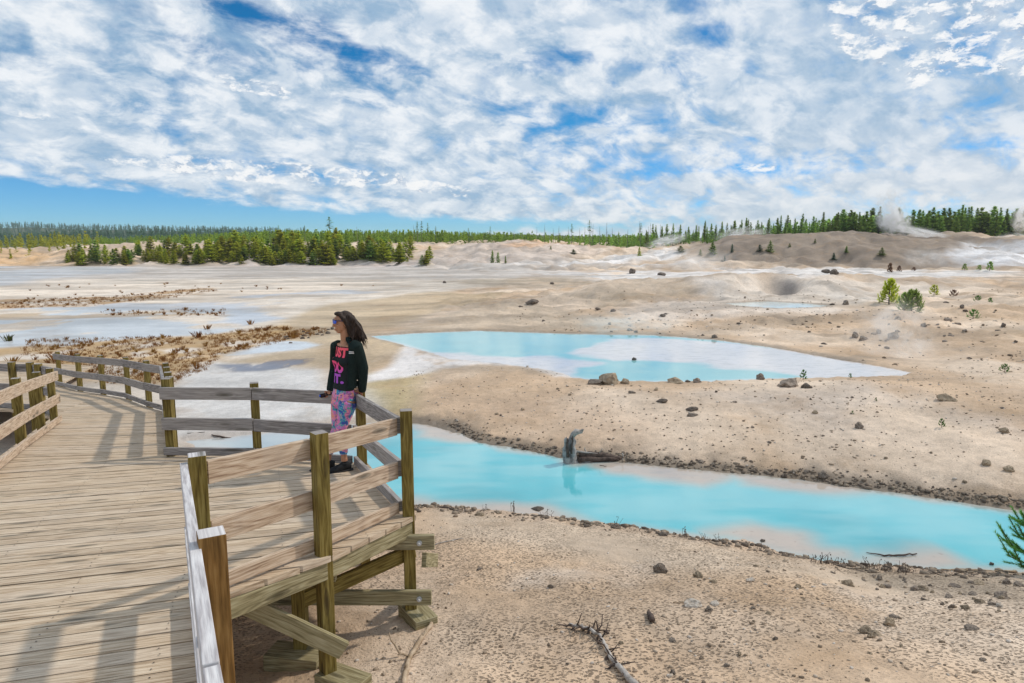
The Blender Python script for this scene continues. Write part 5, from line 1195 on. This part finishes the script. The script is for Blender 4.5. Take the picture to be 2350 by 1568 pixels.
def ball(b_, c, r, axes=None):
    v, f = I2; base = len(b_.v); ax = axes or (Vector((1, 0, 0)), Vector((0, 1, 0)), Vector((0, 0, 1)))
    for q in v: b_.v.append(tuple(Vector(c) + ax[0] * q[0] * r[0] + ax[1] * q[1] * r[1] + ax[2] * q[2] * r[2]))
    for q in f: b_.face(tuple(base + int(i) for i in q), [(0, 0)] * 3, .5)
def solid(b_, name, mat_, parent, vox=.007, smooth=4, shrink=False):
    o = b_.build(name, mat_, parent, smooth=True)
    m_ = o.modifiers.new('remesh', 'REMESH'); m_.mode = 'VOXEL'; m_.voxel_size = vox; m_.use_smooth_shade = True
    if smooth: s_ = o.modifiers.new('smooth', 'SMOOTH'); s_.factor = .5; s_.iterations = smooth
    return o
# materials
def cloth(name, c1, c2, sc=120, rough=.95, folds=.5):
    m, t, b = mat(name); pos = t.node('ShaderNodeTexCoord').outputs['Object']; n = t.noise(pos, sc, 2, .6); f = t.noise(t.vm('MULTIPLY', pos, (1, 1, .55)), 13, 3, .5, .4)
    setb(t, b, col=t.mix(n, c1, c2), rough=rough, spec=.15, nrm=t.bump(t.add(t.mul(n, .12), f), folds, .03)); return m
M['jacket'] = cloth('dark_green_fleece', (.006, .013, .012), (.022, .036, .034)); M['shirt'] = cloth('charcoal_shirt', (.012, .016, .018), (.03, .036, .038), 90)
M['shoe'] = cloth('black_mesh_shoe', (.008, .008, .009), (.035, .035, .037), 160, .8, .2); M['sole'] = simple('shoe_sole', (.02,.02,.022), (.04,.04,.045), 50)
m, t, b = mat('skin'); pos = t.node('ShaderNodeTexCoord').outputs['Object']; setb(t, b, col=t.mix(t.noise(pos, 25, 3), (.42, .205, .115), (.50, .255, .155)), rough=.5, sub=.08, spec=.35); M['skin'] = m
m, t, b = mat('lips'); setb(t, b, col=(.33, .10, .08), rough=.4); M['lips'] = m
m, t, b = mat('dark_hair'); pos = t.node('ShaderNodeTexCoord').outputs['Object']
st_ = t.noise(t.vm('MULTIPLY', pos, (60, 60, 14)), 1.5, 4, .6); setb(t, b, col=t.ramp(st_, [(.3, (.012, .007, .005)), (.52, (.030, .018, .013)), (.78, (.105, .065, .050))]), rough=.6, spec=.25, nrm=t.bump(st_, .6, .008)); M['hair'] = m
m, t, b = mat('printed_leggings'); pos = t.node('ShaderNodeTexCoord').outputs['Object']

wv_ = t.node('ShaderNodeVectorMath', operation='SCALE'); t.put(wv_.inputs[0], t.noise(pos, 9, 3, .6, 0, 1)); wv_.inputs['Scale'].default_value = .12
wp = t.vm('ADD', t.vm('MULTIPLY', pos, (1, 1, .8)), wv_.outputs[0])
a1 = t.noise(wp, 9, 2, .5, 1.2)
c = t.ramp(a1, [(0, (.05, .06, .25)), (.36, (.06, .10, .42)), (.40, (.02, .32, .48)), (.45, (.22, .42, .30)), (.48, (.48, .20, .62)), (.53, (.80, .20, .42)), (.57, (.85, .33, .40)), (.61, (.90, .36, .12)), (.66, (.55, .14, .55)), (.72, (.09, .08, .36)), (1, (.5, .45, .45))])
fl = t.ss(.55, .62, t.noise(pos, 55, 3, .6)); c = t.mix(t.mul(fl, .45), c, (.55, .42, .55)); dk_ = t.ss(.56, .62, t.noise(t.vm('MULTIPLY', pos, (1, 1, 2.6)), 16, 3, .6)); c = t.mix(t.mul(dk_, .5), c, (.02, .03, .14))
fo = t.noise(t.vm('MULTIPLY', pos, (1, 1, 2.5)), 12, 2, .5); setb(t, b, col=c, rough=.7, spec=.25, nrm=t.bump(fo, .35, .02)); M['leggings'] = m
m, t, b = mat('blue_mirror_lens'); setb(t, b, col=(.01, .10, .75), rough=.12, metal=.55, spec=.8); M['lens'] = m
m, t, b = mat('navy_frame'); setb(t, b, col=(.01, .02, .08), rough=.3); M['frame'] = m
m, t, b = mat('black_plastic'); setb(t, b, col=(.012, .012, .014), rough=.35); M['plastic'] = m
m, t, b = mat('pink_purple_print'); pos = t.node('ShaderNodeTexCoord').outputs['Object']; zz = t.xyz(pos)[2]
ZT, ZB_ = W(780, 800, 7.0).z, W(780, 881, 7.0).z
f = t.m('DIVIDE', t.sub(zz, ZB_), ZT - ZB_); setb(t, b, col=t.ramp(f, [(0, (.42, .10, .62)), (.3, (.48, .11, .60)), (.42, (.85, .10, .42)), (.65, (.95, .10, .20)), (1, (.95, .13, .17))]), rough=.75, spec=.2); M['print'] = m
m, t, b = mat('white_print'); setb(t, b, col=(.8, .8, .8), rough=.6); M['white'] = m

PY = 7.05
person = empty('person', (W(785, 1080, PY).x, PY, DZ(PY)), 'woman in dark fleece and colourful leggings leaning on the lookout rail', 'person')
hd = W(787, 741, PY - .01)                # head centre
Hf = Vector((-.90, -.43, -.03)).normalized(); Hl = Up.cross(Hf); Hl = -Hl if Hl.x < 0 else Hl; Hl.normalize(); Hu = Hf.cross(Hl); Hu = -Hu if Hu.z < 0 else Hu
hp = lambda f, l, u: hd + Hf * f + Hl * l + Hu * u
neck = W(793, 781, PY + .02)
shL = W(818, 790, PY - .09); shR = W(772, 790, PY + .14)
pel = W(788, 913, PY + .02); waist = W(790, 878, PY + .02); chest = W(795, 828, PY + .02); sh = (shL + shR) / 2
elL = W(834, 845, PY - .02); wrL = W(831, 897, PY + .06); elR = W(768, 846, PY + .27); wrR = W(758, 896, PY + .20)
hipL = W(800, 918, PY - .04); hipR = W(780, 918, PY + .08); knL = W(783, 984, PY - .08); knR = W(774, 984, PY + .03); anL = W(790, 1052, PY - .02); anR = W(752, 1050, PY + .06)
# body: one continuous surface
b_ = MB(); AX = (Hf, Hl, Hu)
ball(b_, hp(-.012, 0, .035), (.092, .072, .083), AX); ball(b_, hp(.018, 0, -.02), (.068, .060, .078), AX); ball(b_, hp(.045, 0, -.085), (.030, .030, .022), AX)
ball(b_, hp(.028, 0, -.058), (.052, .045, .038), AX); ball(b_, hp(.080, 0, .035), (.012, .045, .030), AX)
loft(b_, [hp(.080, 0, .022), hp(.096, 0, -.005), hp(.105, 0, -.028), hp(.085, 0, -.036)], [.008, .010, .014, .012], [.008, .010, .010, .006], Hl, 8)
ball(b_, hp(.082, 0, -.058), (.014, .022, .007), AX); ball(b_, hp(.080, 0, -.070), (.013, .018, .007), AX)
for s in (-1, 1): ball(b_, hp(-.012, s * .073, -.012), (.016, .009, .028), AX); ball(b_, hp(.052, s * .036, -.022), (.022, .018, .018), AX)
loft(b_, [hp(-.015, 0, -.05), neck, neck + Vector((0, 0, -.06))], [.050, .052, .075], [.050, .050, .06], Ld, 14)
loft(b_, [neck + Vector((0, 0, -.03)), sh, chest, waist, pel, pel + Vector((0, 0, -.06))], [.06, .150, .135, .108, .125, .11], [.05, .07, .085, .075, .09, .07], Ld, 18)
for a, c_, d_, hip, kn, an in ((shL, elL, wrL, hipL, knL, anL), (shR, elR, wrR, hipR, knR, anR)):
    loft(b_, [sh.lerp(a, .8), a.lerp(c_, .15), c_, c_.lerp(d_, .3), d_], [.045, .042, .034, .034, .022], [.045, .042, .034, .034, .024], Up.cross(Fd), 10)
    loft(b_, [hip, hip.lerp(kn, .4), kn, kn.lerp(an, .3), an.lerp(kn, .12), an + Vector((0, 0, -.03))], [.075, .068, .046, .048, .030, .032], [.078, .070, .048, .050, .033, .036], Ld, 12)
def finger(root, ds, rs):
    P = [root]
    for d in ds: P.append(P[-1] + d)
    b_.tube([P[0] - ds[0] * .4] + P, [rs] + [rs * (1 - .08 * i) for i in range(len(P))], 8)
# left hand resting on the rail: palm on the top edge, fingers over the far side, thumb down the near side
rl = (inB - inF).normalized(); rl3 = Vector((rl.x, rl.y, -.096 * rl.y)); rn = Vector((rl.y, -rl.x, 0)); rn = rn if rn.x > 0 else -rn   # outward
hc = W(834, 905, 7.12); top_z = DZ(hc.y) + .765 + .07; ctr = Vector((0, 0, 0))
tline = (hc.y - inF.y) / (inB.y - inF.y); rp = inF.lerp(inB, tline); palm = Vector((rp.x, rp.y, top_z + .016))
loft(b_, [wrL, palm + rl3 * .0 - rn * .02 + Vector((0, 0, .018)), palm + rn * .030], [.026, .040, .036], [.020, .016, .011], rl3.normalized(), 10)
for k, (o_, l_) in enumerate(((-.030, .9), (-.010, 1.0), (.010, .95), (.029, .75))):
    finger(palm + rn * .028 + rl3 * o_, [rn * .026 * l_ + Vector((0, 0, -.004)), rn * .014 * l_ + Vector((0, 0, -.022 * l_)), Vector((0, 0, -.024 * l_)) - rn * .002], .0085)
finger(palm - rn * .022 - rl3 * .022, [-rn * .018 + Vector((0, 0, -.016)) - rl3 * .012, Vector((0, 0, -.028)) - rl3 * .006, Vector((0, 0, -.020))], .0095)
# right hand closed round a small camera grip
gc = W(752, 905, PY + .17); gd = (W(738, 908, PY + .13) - gc).normalized()
loft(b_, [wrR, wrR.lerp(gc, .6), gc], [.022, .030, .032], [.018, .018, .014], gd.cross(Up).normalized(), 10)
gs = gd.cross(Up).normalized()
for k in range(4):
    q = gc + Vector((0, 0, .022 - .017 * k)) + gs * .012; finger(q, [gd * .022 + gs * .008, gd * .012 - gs * .018, -gd * .008 - gs * .018], .0078)
finger(gc + Vector((0, 0, .022)), [gd * .018 + Vector((0, 0, .014)), gd * .020], .009)
body = solid(b_, 'body', M['skin'], person, .0055, 3)
body['label'] = 'tanned skin, face turned to the left'
b_ = MB(); loft(b_, [hp(.084, -.019, -.064), hp(.090, 0, -.063), hp(.084, .019, -.064)], [.002, .0045, .002], [.002, .004, .002], Hu, 8); b_.build('lips', M['lips'], person, smooth=True)
# leggings
b_ = MB(); ws = W(790, 886, PY + .02)
loft(b_, [ws, pel + Vector((0, 0, .02)), pel + Vector((0, 0, -.05)), pel + Vector((0, 0, -.10))], [.122, .148, .152, .115], [.090, .110, .115, .085], Ld, 20)
ball(b_, pel - Fd * .07 + Vector((0, 0, -.02)), (.12, .12, .10))
cuL, cuR = anL.lerp(knL, .16), anR.lerp(knR, .16)
for hip, kn, an in ((hipL, knL, cuL), (hipR, knR, cuR)):
    mid_ = hip.lerp(kn, .45)
    loft(b_, [hip + Vector((0, 0, -.02)), mid_, kn.lerp(hip, .15), kn, kn.lerp(an, .35), an], [.088, .080, .062, .056, .056, .043], [.098, .086, .064, .058, .060, .044], Ld, 14)
solid(b_, 'leggings', M['leggings'], person, .008, 4)
# shirt and jacket
b_ = MB(); hem = W(789, 892, PY + .02)
loft(b_, [neck + Vector((0, 0, -.045)), sh + Vector((0, 0, -.01)), chest, waist, hem], [.075, .142, .140, .126, .140], [.060, .080, .102, .092, .105], Ld, 24)
for s in (-1, 1): ball(b_, chest + Fd * .065 + Ld * .07 * s + Vector((0, 0, .0)), (.06, .06, .055))
shirt = solid(b_, 'shirt', M['shirt'], person, .008, 5)
b_ = MB()
def jring(c_, ra, rb, a0, a1, n=26, th=.016):
    R0, R1 = [], []
    for k in range(n):
        a = a0 + (a1 - a0) * k / (n - 1); d = Ld * math.cos(a); e = Fd * math.sin(a); R0.append(c_ + d * ra + e * rb); R1.append(c_ + d * (ra - th) + e * (rb - th))
    return R0 + R1[::-1]
# open front: the ring runs from the left front edge round the back to the right front edge
spec_ = [(neck + Vector((0, 0, .045)) - Fd * .01, .082, .080, 34), (neck + Vector((0, 0, .0)), .092, .085, 32), (sh + Vector((0, 0, .012)), .158, .098, 34), (sh.lerp(chest, .45), .170, .114, 30), (chest, .160, .126, 27), (chest.lerp(waist, .5), .150, .118, 24), (waist, .145, .114, 20), (hem + Vector((0, 0, .015)), .156, .124, 16)]
rings = []
for c_, ra, rb, op in spec_: rings.append(jring(c_, ra, rb, R(op), R(180 - op * .25) - R(360)))
base = len(b_.v); n_ = len(rings[0])
for r_ in rings: b_.v += [tuple(p) for p in r_]
for i in range(len(rings) - 1):
    for k in range(n_):
        k2 = (k + 1) % n_; q = base + i * n_; b_.face((q + k, q + k2, q + n_ + k2, q + n_ + k), [(0, 0)] * 4, .5)
for q, rev in ((base, 1), (base + (len(rings) - 1) * n_, 0)):
    h_ = n_ // 2
    for k in range(h_ - 1): b_.face((q + k, q + k + 1, q + n_ - 2 - k, q + n_ - 1 - k), [(0, 0)] * 4, .5)
for a, c_, d_ in ((shL, elL, wrL), (shR, elR, wrR)):
    loft(b_, [sh.lerp(a, .72) + Vector((0, 0, -.01)), a + Vector((0, 0, -.02)), a.lerp(c_, .5), c_, c_.lerp(d_, .4), d_.lerp(c_, .10), d_ + (d_ - c_) * .03], [.060, .066, .060, .053, .050, .045, .040], [.060, .066, .060, .054, .052, .045, .040], Up.cross(Fd), 14)
jk = solid(b_, 'jacket', M['jacket'], person, .009, 4)
jk['label'] = 'open dark green fleece jacket'
# shoes
for an, nm in ((anL, 0), (anR, 1)):
    b_ = MB(); z0 = DZ(an.y) ; q = Vector((an.x, an.y, z0)); fd = Vector((Fd.x * (1.05 if nm else .95), Fd.y * .8, 0)).normalized(); L_ = Vector((-fd.y, fd.x, 0))
    loft(b_, [q - fd * .07 + Vector((0, 0, .045)), q - fd * .02 + Vector((0, 0, .055)), q + fd * .06 + Vector((0, 0, .045)), q + fd * .13 + Vector((0, 0, .034)), q + fd * .185 + Vector((0, 0, .024))], [.028, .038, .043, .046, .026], [.040, .050, .042, .030, .018], L_, 14)
    loft(b_, [q + Vector((0, 0, .04)), q + Vector((0, 0, .095))], [.042, .043], [.046, .046], L_, 12)
    so_ = solid(b_, 'shoe', M['shoe'], person, .007, 3)
    b_ = MB(); b_.beam(q - fd * .088 + Vector((0, 0, .012)), q + fd * .195 + Vector((0, 0, .012)), .082, .020); o = b_.build('sole', M['sole'], so_, bevel=.008)
# hair: cap and long strands blown back to the right
b_ = MB()
ball(b_, hp(-.026, 0, .046), (.090, .080, .082), AX); ball(b_, hp(-.052, 0, .0), (.066, .078, .095), AX)
ball(b_, hp(.045, .018, .100), (.045, .055, .024), AX)
rr_ = random.Random(3)
tips = [W(x, y, PY + dy) for x, y, dy in ((838, 786, .02), (834, 778, .06), (828, 790, .04), (820, 798, .03), (812, 800, -.02), (806, 796, -.07), (826, 782, -.03), (816, 788, .10), (803, 790, .13), (840, 780, .08), (830, 770, .0), (823, 775, .05))]
tips += [W(x, y, PY + dy) for x, y, dy in ((842, 790, .05), (835, 797, .0), (845, 783, .1), (829, 800, .07), (838, 775, .12), (818, 803, .0))]
for k, tp in enumerate(tips):
    st0 = hp(rr_.uniform(-.10, -.04), rr_.uniform(-.06, .075), rr_.uniform(.01, .08)); md = st0.lerp(tp, .45) + Vector((.025, 0, .012)); m2 = st0.lerp(tp, .78) + Vector((.015, 0, 0))
    loft(b_, [st0, md, m2, tp], [.030, .026, .015, .003], [.026, .020, .011, .002], Ld, 8)
for s, off_ in ((1, .0), (-1, .0)):
    loft(b_, [hp(.045, s * .048, .095), hp(.005, s * .078, .05), hp(-.035, s * .080, -.03), hp(-.05, s * .066, -.10), hp(-.06, s * .06, -.15)], [.022, .024, .028, .026, .015], [.016] * 5, Hf, 8)
hair_ = solid(b_, 'hair', M['hair'], person, .007, 2); b_ = MB()
for k in range(34):
    tp = W(rr_.uniform(808, 846), rr_.uniform(772, 806), PY + rr_.uniform(-.08, .14)); s0 = hp(rr_.uniform(-.10, -.04), rr_.uniform(-.06, .07), rr_.uniform(-.04, .07)); md = s0.lerp(tp, .5) + Vector((.012 + rr_.uniform(-.01, .012), 0, rr_.uniform(-.01, .012)))
    b_.tube([s0, s0.lerp(md, .6) + Vector((.006, 0, .006)), md, md.lerp(tp, .6) + Vector((.006, 0, 0)), tp], [.006, .006, .005, .0035, .001], 4)
b_.build('loose_strands', M['hair'], hair_, smooth=True)
# sunglasses
b_ = MB()
gl = bpy.data.objects.new('sunglasses', None)
def lens_(s):
    b_ = MB(); pts = []
    for a in range(14):
        th = 2 * math.pi * a / 14; cx, cy = math.cos(th), math.sin(th); e = .55
        u = .031 * math.copysign(abs(cx) ** e, cx); v = .019 * math.copysign(abs(cy) ** e, cy); l = s * .037 + u; pts.append((l, v))
    f = lambda l: .101 - 3.6 * l * l
    fr = [hp(f(l) + .002, l, .020 + v) for l, v in pts]; bk = [hp(f(l) - .004, l, .020 + v) for l, v in pts]; n = len(b_.v); b_.v += [tuple(p) for p in fr + bk]
    b_.face(tuple(range(14)), [(0, 0)] * 14, .5); b_.face(tuple(range(27, 13, -1)), [(0, 0)] * 14, .5)
    for k in range(14): b_.face((k, 14 + k, 14 + (k + 1) % 14, (k + 1) % 14), [(0, 0)] * 4, .5)
    return b_
fb_ = MB(); f = lambda l: .101 - 3.6 * l * l
fb_.tube([hp(f(l) - .001, l, .038) for l in (-.068, -.045, -.02, 0, .02, .045, .068)], [.0045] * 7, 6)
for s in (-1, 1): fb_.tube([hp(f(.068) - .001, s * .068, .034), hp(.04, s * .078, .03), hp(-.02, s * .080, .022)], [.006, .005, .004], 6)
fo_ = fb_.build('sunglasses', M['frame'], person, smooth=True)
for s in (-1, 1): o = lens_(s).build('lens', M['lens'], fo_)
# print on the chest, wrapped on the shirt
bpy.context.view_layer.update(); dg = bpy.context.evaluated_depsgraph_get()
def bvh(o):
    e = o.evaluated_get(dg); me = e.to_mesh(); M4 = o.matrix_world; b = BVHTree.FromPolygons([M4 @ v.co for v in me.vertices], [tuple(p.vertices) for p in me.polygons]); e.to_mesh_clear(); return b
bs = bvh(shirt); bj = bvh(jk)
def wrap_mesh(V, Fc, org, rt, nrm, trees, name, mat_, parent, lift=.004):
    out = []
    for x, y in V:
        p0 = org + rt * x + Up * y + nrm * .4; best = None
        for tr_ in trees:
            h_ = tr_.ray_cast(p0, -nrm)
            if h_[0] is not None and (best is None or h_[3] < best): best = h_[3]
        out.append(tuple(p0 - nrm * (best - lift) if best is not None and best < .6 else p0 - nrm * .33))
    me = bpy.data.meshes.new(name); me.from_pydata(out, [], Fc); me.materials.append(mat_); o = mk(me, name); o.parent = parent; return o
def glyphs(txt, size, bold):
    cu = bpy.data.curves.new('txt', 'FONT'); cu.body = txt; cu.size = size; cu.offset = bold; cu.resolution_u = 3; cu.space_character = 1.02
    ob = bpy.data.objects.new('txt', cu); col.objects.link(ob); bpy.context.view_layer.update(); d_ = bpy.context.evaluated_depsgraph_get(); me = bpy.data.meshes.new_from_object(ob.evaluated_get(d_))
    bm = bmesh.new(); bm.from_mesh(me); bmesh.ops.triangulate(bm, faces=bm.faces[:]); bmesh.ops.subdivide_edges(bm, edges=[e for e in bm.edges if e.calc_length() > .02], cuts=2, use_grid_fill=True)
    V = [(v.co.x, v.co.y) for v in bm.verts]; Fc = [[v.index for v in f.verts] for f in bm.faces]; bm.free(); bpy.data.objects.remove(ob); bpy.data.curves.remove(cu); bpy.data.meshes.remove(me); return V, Fc
rt = Ld                                    # reading direction: her right to her left, as seen from the front
allV, allF = [], []
for txt, ytop, ybot, wid in (('JUST', 799, 828, .250), ('DO', 830, 858, .165), ('IT.', 860, 882, .160)):
    V, Fc = glyphs(txt, .15, .0085); xs = [v[0] for v in V]; ys = [v[1] for v in V]; zt, zb2 = W(780, ytop, PY - .1).z, W(780, ybot, PY - .1).z
    k0 = len(allV); x0 = -.125
    allV += [(x0 + (v[0] - min(xs)) / (max(xs) - min(xs)) * wid + (0 if txt == 'JUST' else .045), zb2 + (v[1] - min(ys)) / (max(ys) - min(ys)) * (zt - zb2)) for v in V]; allF += [[i + k0 for i in q] for q in Fc]
org = Vector((chest.x, chest.y, 0))
wrap_mesh(allV, allF, org, rt, Fd, [bs], 'slogan', M['print'], shirt, .004)
bd = [(x, y) for y in (0, .008, .014, .022) for x in (0, .02, .04, .055)]
q0 = W(803, 811, PY - .1)
bn = (Fd * .35 + Vector((.0, -1, 0))).normalized(); br_ = Vector((-bn.y, bn.x, 0)); br_ = br_ if br_.x > 0 else -br_
wrap_mesh(bd, [[0, 1, 5, 4], [1, 2, 6, 5], [2, 3, 7, 6], [8, 9, 13, 12], [9, 10, 14, 13], [10, 11, 15, 14]], Vector((q0.x, q0.y, q0.z)), br_, bn, [bj], 'badge', M['white'], jk, .004)
# small camera on a grip, held low in the right hand
ce = empty('camera_grip', gc, 'small black action camera held at the hip in the right hand', 'camera')
b_ = MB(); b_.tube([gc - gd * .045, gc + gd * .03], [.013, .013], 10); b_.build('handle', M['plastic'], ce, smooth=True)
b_ = MB(); b_.beam(gc + gd * .028, gc + gd * .085, .032, .046); o = b_.build('camera_body', M['plastic'], ce, bevel=.004)
b_ = MB(); b_.tube([gc + gd * .085, gc + gd * .093], [.012, .011], 12); b_.build('lens', M['lens'], ce)
m = bpy.data.materials.new('haze_air'); m.use_nodes = True; m.node_tree.nodes.remove(m.node_tree.nodes['Principled BSDF']); t = NT(m.node_tree)
vol = t.node('ShaderNodeVolumePrincipled'); vol.inputs['Color'].default_value = (.80, .90, 1, 1); vol.inputs['Density'].default_value = .00015; t.l.new(vol.outputs[0], t.n['Material Output'].inputs['Volume'])
x, y, z0, z1 = 3200, 3200, -14, 78
b_ = MB(); b_.quad([(-x,-y,z0),(-x,y,z0),(x,y,z0),(x,-y,z0)]); b_.quad([(-x,-y,z1),(x,-y,z1),(x,y,z1),(-x,y,z1)])
for a, c_ in (((-x,-y),(x,-y)),((x,-y),(x,y)),((x,y),(-x,y)),((-x,y),(-x,-y))): b_.quad([(a[0],a[1],z0),(c_[0],c_[1],z0),(c_[0],c_[1],z1),(a[0],a[1],z1)])
o = b_.build('haze', m); tag(o, kind='stuff', label='thin pale blue air over the whole basin')
